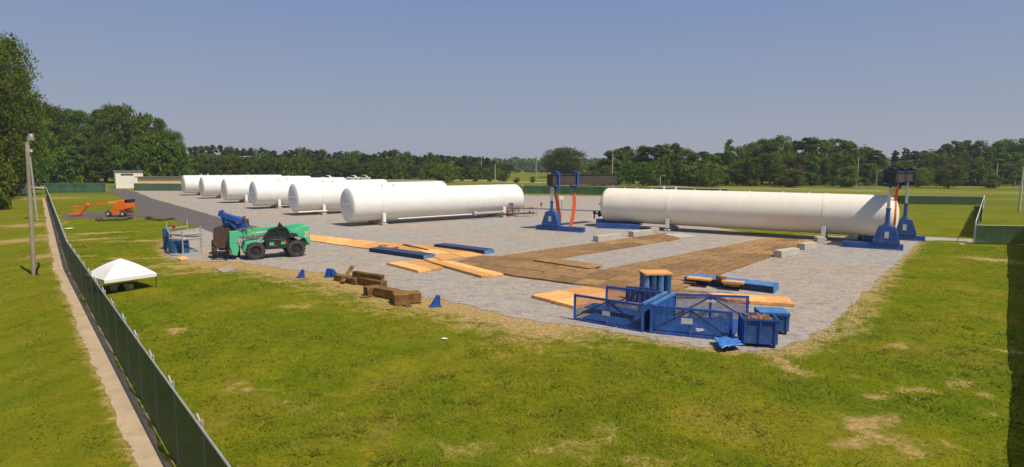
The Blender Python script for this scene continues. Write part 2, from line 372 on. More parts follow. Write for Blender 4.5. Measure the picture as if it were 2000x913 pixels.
M['debris'] = paint('wood_scraps', (0.28, 0.14, 0.05), 0.9, 0.5, 6.0, (0.5, 0.3, 0.12), 0.5)

# ------------------------------------------------------------------ ground
def inpoly(x, y, poly):
    x = np.asarray(x); y = np.asarray(y); c = np.zeros(x.shape, bool); n = len(poly)
    for i in range(n):
        x1, y1 = poly[i][0], poly[i][1]; x2, y2 = poly[(i+1) % n][0], poly[(i+1) % n][1]
        cond = ((y1 > y) != (y2 > y)); xx = (x2-x1)*(y-y1)/((y2-y1) if abs(y2-y1) > 1e-9 else 1e-9) + x1
        c ^= cond & (x < xx)
    return c
def ragged(pts, step=0.5, amp=0.22, seed=1):
    rnd = random.Random(seed); out = []; n = len(pts)
    for i in range(n):
        a = Vector(pts[i]); b = Vector(pts[(i+1) % n]); L = (b-a).length; k = max(1, min(300, int(L/step)))
        nn = Vector((-(b-a).y, (b-a).x, 0)).normalized() if L > 0 else Vector()
        for j in range(k):
            t = j/k; s = sum(math.sin(L*t*f + ph)*w for f, ph, w in ((0.31, i*1.7, .5), (0.83, i*2.1, .35), (1.9, i*1.3, .2)))
            out.append(a.lerp(b, t) + nn*(s*amp + rnd.uniform(-amp, amp)*0.75))
    return out
pad_px = [(262,373),(350,370),(520,372),(800,380),(1050,383),(1190,384),(1290,410),(1370,440),(1470,458),(1700,463),(1800,466),(1785,482),
          (1757,506),(1728,536),(1690,572),(1650,604),(1608,641),(1565,668),(1525,684),(1480,685),(1395,681),(1300,668),(1200,648),(1100,632),(1040,626),
          (960,609),(880,590),(810,574),(740,554),(690,540),(620,531),(540,522),(450,512),(395,512),(340,505),(316,488),(330,466),(372,449),(420,440),(350,410),(300,390)]
pad = [P(*p) for p in pad_px]
def sheet(name, pts, z, mat, step=0.5, amp=0.2, seed=1, kind='structure'):
    rp = ragged(pts, step, amp, seed) if amp else pts
    mb = MB(); mb.poly([(p.x, p.y, z) for p in rp])
    import bmesh
    me = bpy.data.meshes.new(name); bm = bmesh.new()
    vs = [bm.verts.new((p.x, p.y, z)) for p in rp]; f = bm.faces.new(vs); bm.normal_update()
    if f.normal.z < 0: f.normal_flip()
    bmesh.ops.triangulate(bm, faces=bm.faces[:]); bm.to_mesh(me); bm.free(); me.materials.append(mat)
    o = bpy.data.objects.new(name, me); col.objects.link(o); o['kind'] = kind
    return o

def geo(a, b, n, s):
    return a + (b - a) * (np.geomspace(1, s, n) - 1) / (s - 1)
xs = np.concatenate([-geo(60, 5000, 26, 400)[::-1], np.arange(-59.5, 60, 0.5), geo(60, 5000, 26, 400)])
ys = np.concatenate([-geo(0, 3000, 12, 300)[::-1][:-1], np.arange(0, 90, 0.5), geo(90, 6000, 34, 300)])
GX, GY = np.meshgrid(xs, ys)
def vnoise(x, y, s, seed):
    r = np.random.default_rng(seed); T = r.random((256, 256)); x = x/s; y = y/s
    xi = np.floor(x).astype(int); yi = np.floor(y).astype(int); fx = x-xi; fy = y-yi; fx = fx*fx*(3-2*fx); fy = fy*fy*(3-2*fy)
    g = lambda a, b: T[a % 256, b % 256]
    return (g(xi, yi)*(1-fx)+g(xi+1, yi)*fx)*(1-fy)+(g(xi, yi+1)*(1-fx)+g(xi+1, yi+1)*fx)*fy
def segdist(x, y, pts, closed=False):
    d = np.full(x.shape, 1e9); n = len(pts)
    for i in range(n if closed else n-1):
        ax, ay = pts[i][0], pts[i][1]; bx, by = pts[(i+1) % n][0], pts[(i+1) % n][1]
        L2 = (bx-ax)**2+(by-ay)**2; t = np.clip(((x-ax)*(bx-ax)+(y-ay)*(by-ay))/max(L2, 1e-9), 0, 1)
        d = np.minimum(d, np.hypot(x-ax-t*(bx-ax), y-ay-t*(by-ay)))
    return d
# fence base lines
LF_px = [(91,386),(113,468),(135,532),(185,622),(247,738),(299,833),(340,908)]
LF = [P(*p) for p in LF_px]
LF = [LF[0], LF[2], LF[4], LF[6]]
d_ = (LF[-1] - LF[-2]).normalized(); LF.append(LF[-1] + d_*9)
def gz(x, y):
    x = np.asarray(x, float); y = np.asarray(y, float)
    inside = inpoly(x, y, pad); dp = np.where(inside, 0, segdist(x, y, pad, True)); dl = segdist(x, y, LF)
    k = np.clip((dp-0.8)/4, 0, 1)*np.clip((dl-0.6)/2, 0, 1)*np.clip((90-np.hypot(x, y))/20, 0, 1)*np.clip((55 - y)/12, 0, 1)
    return -0.012 + k*(0.30*vnoise(x, y, 5.0, 3)+0.12*vnoise(x, y, 1.5, 4) - 0.10)
GZ = gz(GX, GY)
def blob(x, y, c, rx, ry, ang=0.0):
    dx = x-c[0]; dy = y-c[1]; ca, sa = math.cos(ang), math.sin(ang)
    u = (dx*ca+dy*sa)/rx; v = (-dx*sa+dy*ca)/ry
    return np.exp(-(u*u+v*v))
def side_of(x, y):
    return inpoly(x, y, [tuple(p) for p in [*(LF[::-1]), LF[0]+Vector((-200, 60, 0)), Vector((-200, -50, 0)), Vector((0, -50, 0))]]).astype(float)
def dry_field(x, y):
    inside = inpoly(x, y, pad); dp = np.where(inside, 0, segdist(x, y, pad, True))
    front = [P(*p) for p in [(400,514),(540,526),(660,545),(800,580),(900,600),(1000,622),(1070,640)]]
    d = 0.85*np.exp(-(segdist(x, y, front)/4.2)**2); d = np.maximum(d, 1.25*np.exp(-(segdist(x, y, front)/2.1)**2))
    d = np.maximum(d, 0.85*np.exp(-(dp/0.9)**2))
    d = np.maximum(d, 1.15*np.exp(-((segdist(x, y, LF)-0.35)/0.62)**2)*side_of(x, y))
    d = np.maximum(d, 0.75*np.exp(-(segdist(x, y, [P(1500,684), P(1560,735)])/0.6)**2))
    d = np.maximum(d, 0.70*np.exp(-(segdist(x, y, [P(1740,530), P(1660,640), P(1560,690)])/1.0)**2))
    for (px, py, rx, ry, a) in [(430,530,5,1.6,.3),(350,520,3,1.2,.2),(300,470,5,1,.3),(60,440,5,4,.8),(40,470,6,3,.9),(90,500,1.5,3,.3),(170,468,4.5,1.5,.6),(200,455,4,1.6,.6),(150,425,3,1.5,0),(300,505,2,.8,.3),(235,505,1.2,.6,.0),(180,500,1,.5,0),
        (575,600,1.2,.5,0),(1060,648,1.4,.5,.4),(1030,660,1,.4,.2),(1690,850,1.0,1.3,.3),(1720,835,1.6,.5,.6),(1800,890,1.0,.4,.3),(1660,880,.9,.4,0),(1780,770,.8,.4,0),(1760,680,.8,.5,0),
        (1700,780,.6,.4,0),(1870,760,.6,.5,0),(1920,815,.5,.3,0),(1930,780,.5,.3,0),(1940,510,3.2,1.6,-.9),(1790,470,3.2,.9,0),(1530,720,.9,.35,-.8),(1660,745,.5,.3,0),
        (600,800,1.6,.5,-.6),(560,790,1.2,.4,-.6),(640,870,1.1,.4,-.4),(860,880,1.6,.5,-.2),(950,875,1.3,.4,.3),(1100,900,1.7,.5,0),(1250,905,1.2,.4,0),(350,650,1.1,.5,0),(360,655,1,.3,.4),
        (1110,875,1.2,.4,0),(870,610,1.6,.8,-.3),(930,618,1.6,.8,-.3),(1120,560,.1,.1,0),(100,460,2.2,1.5,0),(480,760,1.0,.4,-.5),(1350,905,1.3,.4,0),(1180,850,1.2,.4,-.3),(1975,690,.8,.5,0),(1700,520,2.0,.8,-1.0)]:
        d = np.maximum(d, (0.92 if (py < 780 or px > 1600) else 0.62)*blob(x, y, P(px, py), rx, ry, a))
    return d
DRY = dry_field(GX, GY)
DIST = np.hypot(GX, GY)
MEADOW = np.clip((DIST-100)/90, 0, 1)
side = inpoly(GX, GY, [*(LF[::-1]), LF[0]+Vector((-200, 60, 0)), Vector((-200, -50, 0)), Vector((0, -50, 0))])
MOWN = np.where(side, 1.0, 0.0)*np.clip((DIST-6)/8, 0, 1)
ny, nx = GX.shape
verts = np.stack([GX.ravel(), GY.ravel(), GZ.ravel()], 1)
idx = np.arange(nx*ny).reshape(ny, nx)
quads = np.stack([idx[:-1, :-1].ravel(), idx[:-1, 1:].ravel(), idx[1:, 1:].ravel(), idx[1:, :-1].ravel()], 1)
me = bpy.data.meshes.new('ground'); me.from_pydata(verts.tolist(), [], quads.tolist())
for nm, arr in (('dry', DRY), ('meadow', MEADOW), ('mown', MOWN)):
    a = me.attributes.new(nm, 'FLOAT', 'POINT'); a.data.foreach_set('value', arr.ravel().astype(np.float32))
me.polygons.foreach_set('use_smooth', [True]*len(me.polygons)); me.materials.append(M['ground'])
ground = bpy.data.objects.new('ground', me); col.objects.link(ground); ground['kind'] = 'structure'

sheet('gravel_yard', pad, 0.004, M['gravel'], 0.5, 0.22)
# road, branch, paths and strips
sheet('asphalt_road', [P(*p) for p in [(206,369),(246,370),(300,389),(372,409),(440,428),(520,447),(560,462),(500,472),(425,458),(365,437),(310,424),(290,421),(272,408),(240,388)]], 0.010, M['asphalt'], 1.0, 0.12, 3)
sheet('asphalt_branch', [P(*p) for p in [(120,419),(150,415),(225,414),(262,412),(284,410),(298,424),(235,424),(150,427),(122,427)]], 0.014, M['asphalt'], 1.0, 0.12, 4)
def strip(name, pts, w0, w1, z, mat, amp=0.1, seed=5):
    L = []; Rr = []; n = len(pts)
    for i, p in enumerate(pts):
        a = pts[max(0, i-1)]; b = pts[min(n-1, i+1)]; d = (b-a).normalized(); nn = Vector((-d.y, d.x, 0)); w = w0+(w1-w0)*i/(n-1)
        L.append(p+nn*w/2); Rr.append(p-nn*w/2)
    return sheet(name, L+Rr[::-1], z, mat, 0.6, amp, seed)
# bare strip outside the left fence
off = []
for i, p in enumerate(LF):
    a = LF[max(0, i-1)]; b = LF[min(len(LF)-1, i+1)]; d = (b-a).normalized(); nn = Vector((-d.y, d.x, 0))
    if nn.x > 0: nn = -nn
    off.append(p + nn*0.40)
strip('dirt_strip', off, 0.8, 0.7, 0.004, M['strip'], 0.1, 6)
strip('yard_back_road', [P(1020,407), P(1100,410), P(1180,413), P(1260,418)], 3.0, 2.4, 0.012, M['asphalt'], 0.08, 7)
strip('right_path', [P(1760,465), P(1840,467), P(1900,470), P(1915,474)], 3.6, 2.4, 0.008, M['path'], 0.12, 8)
strip('left_far_road', [P(-40,366), P(60,366), P(120,369), P(210,371), P(250,371)], 5, 5, 0.006, M['path'], 0.1, 9)
strip('right_far_road', [P(1180,361), P(1400,368), P(1560,369), P(1720,373)], 4, 4, 0.006, M['path'], 0.1, 12)
strip('far_bank', [P(880,352), P(960,354), P(1060,357), P(1150,358)], 12, 8, 0.006, M['track'], 1.5, 10)
strip('far_lot', [P(680,352), P(760,352), P(880,354)], 12, 12, 0.008, M['path'], 1.0, 11)

# ---- grass blades (stuff)
def blades():
    N = 230000
    r = 13*np.exp(RNG.random(N)*math.log(75/13)); th = R(-46)+RNG.random(N)*R(92)
    x = r*np.sin(th); y = r*np.cos(th)
    dpe = segdist(x, y, pad, True)
    keep = (~inpoly(x, y, pad) | ((dpe < 0.55) & (RNG.random(N) < 0.45) & (vnoise(x, y, 0.9, 31) > 0.5))) & (segdist(x, y, off) > 0.34) & (segdist(x, y, LF) > 0.15)
    rd = inpoly(x, y, [tuple(P(*p)) for p in [(206,369),(246,370),(560,462),(425,458),(272,408)]]) | inpoly(x, y, [tuple(P(*p)) for p in [(120,414),(298,408),(298,426),(120,428)]])
    keep &= ~rd
    x = x[keep]; y = y[keep]
    dr = dry_field(x, y); cl = vnoise(x, y, 0.8, 9)*0.6+vnoise(x, y, 3.2, 10)*0.6
    k2 = (RNG.random(len(x)) > dr*0.85) & (RNG.random(len(x)) < 0.35+cl); x = x[k2]; y = y[k2]; dr = dr[k2]; cl = cl[k2]
    n = len(x); z = gz(x, y); rr = np.hypot(x, y)
    h = (0.03+0.055*RNG.random(n)*cl)*np.where((vnoise(x, y, 0.55, 33) > 0.80) & (vnoise(x, y, 4.0, 34) > 0.4), 2.6, 1.0); w = 0.012+rr*0.0007
    mown = inpoly(x, y, [tuple(p) for p in [*(LF[::-1]), LF[0]+Vector((-200, 60, 0)), Vector((-200, -50, 0)), Vector((0, -50, 0))]])
    h = np.where(mown, h*0.5, h)
    a = RNG.random(n)*math.pi*2; l = RNG.random(n)*math.pi*2
    V = np.zeros((n, 3, 3))
    V[:, 0] = np.stack([x-np.cos(a)*w, y-np.sin(a)*w, z-0.01], 1); V[:, 1] = np.stack([x+np.cos(a)*w, y+np.sin(a)*w, z-0.01], 1)
    V[:, 2] = np.stack([x+np.cos(l)*h*1.3, y+np.sin(l)*h*1.3, z+h], 1)
    nzv = np.cross(V[:, 1]-V[:, 0], V[:, 2]-V[:, 0])[:, 2]; fl_ = nzv < 0; V[fl_] = V[fl_][:, [1, 0, 2]]
    me = bpy.data.meshes.new('grass'); me.vertices.add(n*3); me.vertices.foreach_set('co', V.ravel())
    me.loops.add(n*3); me.loops.foreach_set('vertex_index', np.arange(n*3)); me.polygons.add(n); me.polygons.foreach_set('loop_start', np.arange(n)*3)
    me.update(calc_edges=True)
    t = np.repeat(np.clip(RNG.random(n)**3*0.7+dr*0.5, 0, 1), 3)
    at_ = me.attributes.new('tint', 'FLOAT', 'POINT'); at_.data.foreach_set('value', t.astype(np.float32))
    me.materials.append(M['blades']); o = bpy.data.objects.new('grass', me); col.objects.link(o)
    tag(o, 'rough green and yellow grass around the gravel yard', 'grass', kind='stuff')
blades()
def stones():
    rg = np.random.default_rng(77); N = 60000; r = 26*np.exp(rg.random(N)*math.log(75/26)); th = R(-40)+rg.random(N)*R(80); x = r*np.sin(th); y = r*np.cos(th)
    ins = inpoly(x, y, pad); dpe = segdist(x, y, pad, True); keep = (ins & (rg.random(N) < .28)) | ((~ins) & (rg.random(N) < np.exp(-dpe/.35)*1.0) & (y < 80))
    x = x[keep]; y = y[keep]; n = len(x); s_ = 0.02+0.035*rg.random(n)+np.hypot(x, y)*.0003; z = gz(x, y)+np.where(inpoly(x, y, pad), .016, .0)
    o8 = np.array([(1,0,0),(-.5,.87,0),(-.5,-.87,0),(0,0,1)], float); a = rg.random(n)*6.28
    V = np.zeros((n, 4, 3))
    for k in range(4):
        px_, py_, pz_ = o8[k]; V[:, k, 0] = x+s_*(px_*np.cos(a)-py_*np.sin(a)); V[:, k, 1] = y+s_*(px_*np.sin(a)+py_*np.cos(a)); V[:, k, 2] = z+s_*pz_*.8-.003
    base = (np.arange(n)*4)[:, None, None]; T = (base+np.array([[0,1,3],[1,2,3],[2,0,3]])[None]).reshape(-1)
    me = bpy.data.meshes.new('loose_stones'); me.vertices.add(n*4); me.vertices.foreach_set('co', V.ravel()); me.loops.add(len(T)); me.loops.foreach_set('vertex_index', T); me.polygons.add(n*3); me.polygons.foreach_set('loop_start', np.arange(n*3)*3); me.update(calc_edges=True)
    me.materials.append(M['gravel']); o = bpy.data.objects.new('loose_stones', me); col.objects.link(o); tag(o, 'loose grey stones scattered over the gravel and into the grass', 'stones', kind='stuff')
stones()

# ------------------------------------------------------------------ fences
def fence(name, label, pts, h, mat, spacing=3.0, arms=False, group='green fabric fences round the yard', end_post=True):
    root = thing(name, label, 'fence', pts[0], 0, group)
    fab = MB(); rail = MB(); posts = []
    for a, b in zip(pts[:-1], pts[1:]):
        L = (b-a).length; n = max(1, round(L/spacing)); d = (b-a).normalized(); nn = Vector((-d.y, d.x, 0))
        for i in range(n):
            p = a.lerp(b, i/n); q = a.lerp(b, (i+1)/n); posts.append((p, d))
            k = 6; prev = None
            for j in range(k+1):
                t = j/k; c = p.lerp(q, t); sag = 0.03*math.sin(math.pi*t); bul = 0.05*math.sin(math.pi*t)*random.uniform(.5, 1.2)
                cur = [c+Vector((0, 0, .05)), c+nn*bul+Vector((0, 0, h*.5)), c+Vector((0, 0, h-0.02-sag))]
                if prev:
                    for m_ in range(2): fab.poly([prev[m_], cur[m_], cur[m_+1], prev[m_+1]])
                prev = cur
        rail.cyl(a+Vector((0, 0, h)), b+Vector((0, 0, h)), 0.026, 0.026, 6)
    if end_post: posts.append((pts[-1], (pts[-1]-pts[-2]).normalized()))
    fab.build('fabric_panel', mat, root, True); rail.build('top_rail', M['steel'], root, True)
    for k, (p, d) in enumerate(posts[:100]):
        nn = Vector((-d.y, d.x, 0)); mb = MB()
        if nn.dot(Vector((p.x, p.y, 0))) < 0: nn = -nn
        mb.cyl(p + nn*0.09, p+nn*0.09+Vector((0, 0, h+0.03)), 0.035, 0.035, 6)
        if arms: mb.bar(p+nn*0.06+Vector((0, 0, h-.03)), p+nn*0.02+d*.12+Vector((0, 0, h+0.16)), 0.035, 0.03)
        mb.build('post', M['steel'], root, True)
    return root
fence('yard_fence', 'long dark green fabric fence running from the near corner past the white canopy', LF[::-1], 2.2, M['fence'], 3.0, True)
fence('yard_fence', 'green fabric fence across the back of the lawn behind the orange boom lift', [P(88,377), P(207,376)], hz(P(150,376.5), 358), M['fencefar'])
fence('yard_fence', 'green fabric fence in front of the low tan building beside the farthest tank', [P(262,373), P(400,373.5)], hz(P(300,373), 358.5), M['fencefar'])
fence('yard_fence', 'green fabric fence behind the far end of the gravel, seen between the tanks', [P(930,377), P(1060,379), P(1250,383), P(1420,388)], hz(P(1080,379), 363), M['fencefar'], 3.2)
fence('yard_fence', 'dark green fabric fence closing the back of the right lawn', [P(1420,388), P(1600,393), P(1770,399), P(1922,401)], hz(P(1800,399), 382.5), M['fence'], 3.2)
gateL = [P(1922,402), P(1905,440), P(1901,476)]
def opengate():
    a, b = P(1921,403), P(1902,474)
    root = thing('fence_gate', 'pale chain link gate with a leaning strip of torn white cover at the right lawn', 'gate', b, 0)
    h = 2.2
    fr = MB(); fr.cyl(a, a+Vector((0,0,h)), .05, .05, 8); fr.cyl(b, b+Vector((0,0,h+0.1)), .07, .07, 8)
    fr.cyl(a+Vector((0,0,h)), b+Vector((0,0,h)), .04, .04, 6); fr.cyl(a+Vector((0,0,.15)), b+Vector((0,0,.15)), .03, .03, 6)
    fr.build('frame', M['whiteflat'], root, True)
    p = MB(); c = a.lerp(b, .25); e = a.lerp(b, .93)
    p.poly([c+Vector((.03,0,.1)), e+Vector((.03,0,.1)), e+Vector((.03,0,h-.05)), c+Vector((.03,0,h-.05))]); p.build('cover', M['fence'], root, True)
    w = MB(); w.poly([a+Vector((-.1,0,.1)), a.lerp(b,.62)+Vector((.4,0,.1)), a.lerp(b,.5)+Vector((.25,0,1.6)), a+Vector((-.05,0,h))]); w.build('torn_cover', M['concrete'], root, True)
opengate()
fence('yard_fence', 'short dark green fence panel with a pale rail at the right lawn corner', [P(1903,477), P(2004,479)], 1.95, M['fence'], 2.4)
c0 = P(2005,479); dirr = Vector((-math.sin(R(39.9)), -math.cos(R(39.9)), 0))
fence('yard_fence', 'dark green fence running towards the viewer along the right picture edge', [c0, c0+dirr*30, c0+dirr*62], 2.3, M['fence'], 3.0, True)

# ------------------------------------------------------------------ tanks
TD = 4.3; TR = TD/2
def ell_head(d, r, n=9):
    return [(d*math.sin(math.pi/2*i/n), r*math.cos(math.pi/2*i/n)) for i in range(n+1)]
def make_tank(L, label, loc, rz, zb, shellmat, group, supports, fittings=True, nozz=(0.18, 0.24), headl=0.10):
    """axis along local +x, left head at x=0"""
    t = thing('storage_tank', label, 'storage tank', loc, rz, group); hd = TD*0.22; zc = zb+TR; hl = TD*headl
    MB().lathe((hl, 0, zc), (1,0,0), [(0, TR)] + [(L-hl-hd, TR)], 64).build('shell', shellmat, t)
    MB().lathe((hl, 0, zc), (-1,0,0), ell_head(hl, TR), 64).build('head', shellmat, t)
    MB().lathe((L-hd, 0, zc), (1,0,0), ell_head(hd, TR), 64).build('head', shellmat, t)
    w = MB()
    for k in range(1, 9):
        x = hd + (L-2*hd)*k/9
        w.lathe((x-.02, 0, zc), (1,0,0), [(0, TR), (0.0, TR+.006), (.04, TR+.006), (.04, TR)], 64)
    w.build('weld_seam', shellmat, t)
    for s in supports:
        x = hd+(L-2*hd)*s
        sd_ = MB(); sd_.lathe((x-.25, 0, zc), (1,0,0), [(0, TR), (0, TR+.03), (.5, TR+.03), (.5, TR)], 64); sd_.build('saddle_band', shellmat, t)
        for sy in (-1, 1):
            y = sy*TR*.86
            MB().box((x, y, (zb+.9)/2+.25), (.42, .35, zb+.9-.5+.2)).build('leg', M['whiteflat'], t, bevel=.02)
            MB().box((x, y, .14), (.7, .6, .28)).build('footing', M['concrete'], t, bevel=.03)
        MB().box((x, 0, zb/2), (.5, TD*.5, zb)).build('saddle', M['concrete'], t)
    if fittings:
        for k in nozz:
            n = MB(); x = L*k; n.cyl((x, 0, zc+TR-.05), (x, 0, zc+TR+.28), .12, .12, 10); n.cyl((x, 0, zc+TR+.26), (x, 0, zc+TR+.33), .2, .2, 12)
            n.build('nozzle', M['whiteflat'], t)
        for k in range(4):
            y = -0.95+k*.55; m_ = MB(); hx = hl*(1-math.sqrt(max(0, 1-(y/TR)**2)))
            m_.cyl((hx+.05, y, zc+.1), (hx-.16, y, zc+.1), .07, .07, 8); m_.cyl((hx-.14, y, zc+.1), (hx-.2, y, zc+.1), .11, .11, 10); m_.build('head_nozzle', M['steel'], t)
    return t
AZ = 50.0; axd = Vector((math.sin(R(AZ)), math.cos(R(AZ)), 0)); rzt = R(90-AZ)
row = [(352, 32.5, 559, 'farthest white tank of the row, at the left beside the tan building'),
       (387, 36.5, 615, 'second farthest white tank of the row, between the farthest and the third'),
       (430, 41.5, 683, 'third farthest white tank of the row, standing on pairs of short white legs'),
       (485, 47.5, 763, 'white tank with its grey end facing left, fourth from the far end of the row'),
       (562, 56.0, 876, 'second nearest white tank of the row, overlapped by the nearest one'),
       (665, 68.0, 1020, 'nearest white tank of the row, with a long pipe along its foot')]
TANKS = []
for i, (xl, dp, xr, lab) in enumerate(row):
    Y = (141, 129, 115, 100.5, 88.5, 73.5)[i]
    # leftmost outline is the near rim of the head: solve base point so that the silhouette starts at xl
    base = at(xl + dp*0.14, Y)
    L = 20.0
    for _ in range(60):
        e = base + axd*L
        xe = px_of((e.x, e.y, 2.5))[0] + TR*0.55*F/e.y*0.5
        L += (xr - xe)*0.02
    t = make_tank(L, lab, base, rzt, 0.5, M['white'], 'white tanks lying in a row on the gravel', (0.13, 0.87) if i != 2 else (0.12, 0.80))
    TANKS.append((t, base, L))
    tp_=px_of(base+Vector((0,0,.6+TD))); print('tank', i, [round(q,1) for q in base], round(L,1), 'top', [round(q) for q in tp_], 'bot', [round(q) for q in px_of(base+Vector((0,0,.6)))], px_of(base+axd*L+Vector((0,0,.6))))
# pipes on the nearest tank
t6, b6, L6 = TANKS[-1]
pp = MB(); pp.tube([(L6*.22, -TR*.95, .75), (L6*.64, -TR*.95, .78)], .07, 8); pp.build('foot_pipe', M['whiteflat'], t6)
pp = MB(); pp.cyl((L6*.64, -TR-.25, .85), (L6*.82, -TR-.25, .85), .19, .19, 12); pp.cyl((L6*.635, -TR-.25, .85), (L6*.65, -TR-.25, .85), .3, .3, 12); pp.cyl((L6*.81, -TR-.25, .85), (L6*.825, -TR-.25, .85), .3, .3, 12); pp.cyl((L6*.645, -TR-.25, .85), (L6*.645, -TR-.25, 1.5), .06, .06, 8); pp.build('valve_pipe', M['steel'], t6)
t5, b5, L5 = TANKS[-2]
pp = MB(); pp.tube([(0.3, -TR*.95, .62), (L5*.17, -TR*.95, .62)], .1, 8); pp.build('foot_pipe', M['whiteflat'], t5)

# piping skid at the right end of the nearest tank
def piping(label, c, rz, s=1.0):
    t = thing('pipe_manifold', label, 'piping', c, rz)
    f = MB()
    for x in (0, 1.5, 3.0):
        for y in (-.6, .6): f.bar((x, y, 0), (x, y, 1.5 if x > 1 else 1.0), .08, .08)
    f.bar((0, -.6, 1), (3, -.6, 1), .08, .08); f.bar((0, .6, 1), (3, .6, 1), .08, .08); f.bar((1.5, -.6, 1.5), (3, -.6, 1.5), .06, .06); f.bar((1.5, .6, 1.5), (3, .6, 1.5), .06, .06)
    f.build('frame', M['steel'], t)
    p = MB(); p.tube([(-2.5, 0, .5), (3.0, 0, .5)], .12, 8); p.tube([(-1.2, -.4, 1.3), (2.6, -.4, 1.3)], .08, 8); p.tube([(-.6, .3, .5), (-.6, .3, 2.0), (-2.0, .3, 2.0)], .09, 8); p.build('pipe', M['rust'], t)
    for k, (x, z, m_) in enumerate([(-1.6, .8, 'redmetal'), (-.8, 1.5, 'steel'), (.2, .9, 'redmetal'), (1.0, 1.6, 'yellow'), (2.0, .8, 'drum')]):
        v = MB(); v.cyl((x, -.2, z-.25), (x, -.2, z), .1, .16, 8); v.cyl((x, -.2, z), (x, -.2, z+.16), .05, .05, 8); v.cyl((x, -.2, z+.16), (x, -.2, z+.2), .22, .22, 12); v.build('valve', M[m_], t)
    return t
e6 = b6+axd*(L6+2.2)
piping('rusty pipes and valves on a steel frame at the nearest row tank end', P(1010,424), R(25))

# the separate big tank on the gantries
lb, rb = at(1176, 76.0), at(1752, 60.0)
dR = (rb-lb); LR = dR.length; rzR = math.atan2(dR.y, dR.x)
TB = make_tank(LR, 'cream white tank standing alone at the right between two blue lifting gantries', lb, rzR, 0.62, M['cream'], None, (0.265, 0.81), True, (0.245, 0.29), 0.2)
print('big tank', lb, rb, LR)
for k in (0.09, 0.14, 0.2, .36, .45, .55, .66, .74):
    n = MB(); n.cyl((LR*k, 0, .62+TD-.03), (LR*k, 0, .62+TD+.14), .05, .05, 8); n.build('lifting_stud', M['cream'], TB)
def bring(p): return lb + (p)
# manway/fittings on its left head
mf = MB(); mf.cyl((.1, .3, 1.5), (-.5, .3, 1.5), .3, .3, 12); mf.cyl((-.5, .3, 1.5), (-.6, .3, 1.5), .4, .4, 12); mf.tube([(-.3, -.5, 1.6), (-.9, -.5, 1.6), (-.9, -.5, .9)], .1, 8); mf.cyl((-.9,-.5,1.5),(-.9,-.5,1.9),.2,.2,8); mf.build('head_fitting', M['black'], TB)
ld = MB(); ld.tube([(.3,-.2,.5),(.0,-.2,2.0),(.25,-.2,4.0),(.9,-.2,4.9)], .05, 6); ld.build('head_pipe', M['rust'], TB)

# ------------------------------------------------------------------ gantries
gdir = Vector((0.66, 0.75, 0)).normalized()
def tower(root, base, top, tdir, tl0, tl1, ram_split=0.5, twin=False):
    tn = Vector((-tdir.y, tdir.x, 0)); up = Vector((0,0,1))
    tk = MB()
    a = base - tdir*tl0; b = base + tdir*tl1
    for s in (-.28, .28): tk.bar(a+tn*s+up*.33, b+tn*s+up*.33, .26, .46)
    tk.bar(a+up*.16, b+up*.16, .5, .3); tk.bar(a+up*.05, b+up*.05, 1.0, .1)
    tk.build('track', M['blue'], root, True, bevel=.02)
    g = MB()  # tapered housing
    w0, w1, d0, d1, z0, z1 = 2.2, 1.3, 1.0, .85, .57, 2.25
    vs = []
    for (w, d, z) in ((w0, d0, z0), (w0, d0, z0+.25), (w1, d1, z1)):
        for sx, sy in ((-1,-1),(1,-1),(1,1),(-1,1)): vs.append(base+tdir*(sx*w/2)+tn*(sy*d/2)+up*z)
    fs = [(3,2,1,0),(8,9,10,11)]
    for l in (0, 4):
        for i in range(4): fs.append((l+i, l+(i+1) % 4, l+4+(i+1) % 4, l+4+i))
    g.mesh(vs, fs); g.box(base+up*(z1+.06), (.7,.7,.12), math.atan2(tdir.y, tdir.x)); hs = g.build('housing', M['blue'], root, True, bevel=.03)
    for s in (-1, 1):
        c = base+up*1.4+tn*(s*(.49)); MB().box(c, (.34,.02,.62), math.atan2(tdir.y, tdir.x)).build('name_plate', M['plate'], root, True)
    rv = MB()
    for i in range(5):
        for s in (-1, 1):
            for e in (-1, 1): rv.cyl(base+up*(.85+i*.2)+tdir*(e*(.78-i*.07))+tn*(s*.40), base+up*(.85+i*.2)+tdir*(e*(.78-i*.07))+tn*(s*.50), .05, .05, 6)
    rv.build('bolt_row', M['navy'], root, True)
    zm = z1+(top-z1)*ram_split
    r1 = MB(); r1.cyl(base+up*z1, base+up*zm, .2, .17, 16); r1.cyl(base+up*(z1), base+up*(z1+.25), .3, .26, 16); r1.cyl(base+up*(zm-.12), base+up*zm, .23, .23, 16); r1.build('ram_sleeve', M['blue'], root, True)
    r2 = MB()
    if twin:
        for s in (-.12, .12): r2.cyl(base+up*zm+tdir*s, base+up*top+tdir*s, .075, .075, 12)
    else: r2.cyl(base+up*zm, base+up*top, .13, .12, 16)
    r2.build('ram', M['chrome'], root, True)
    h = MB(); h.box(base+up*(top+.08), (.6,.6,.16), math.atan2(tdir.y, tdir.x)); h.build('ram_head', M['navy'], root, True)
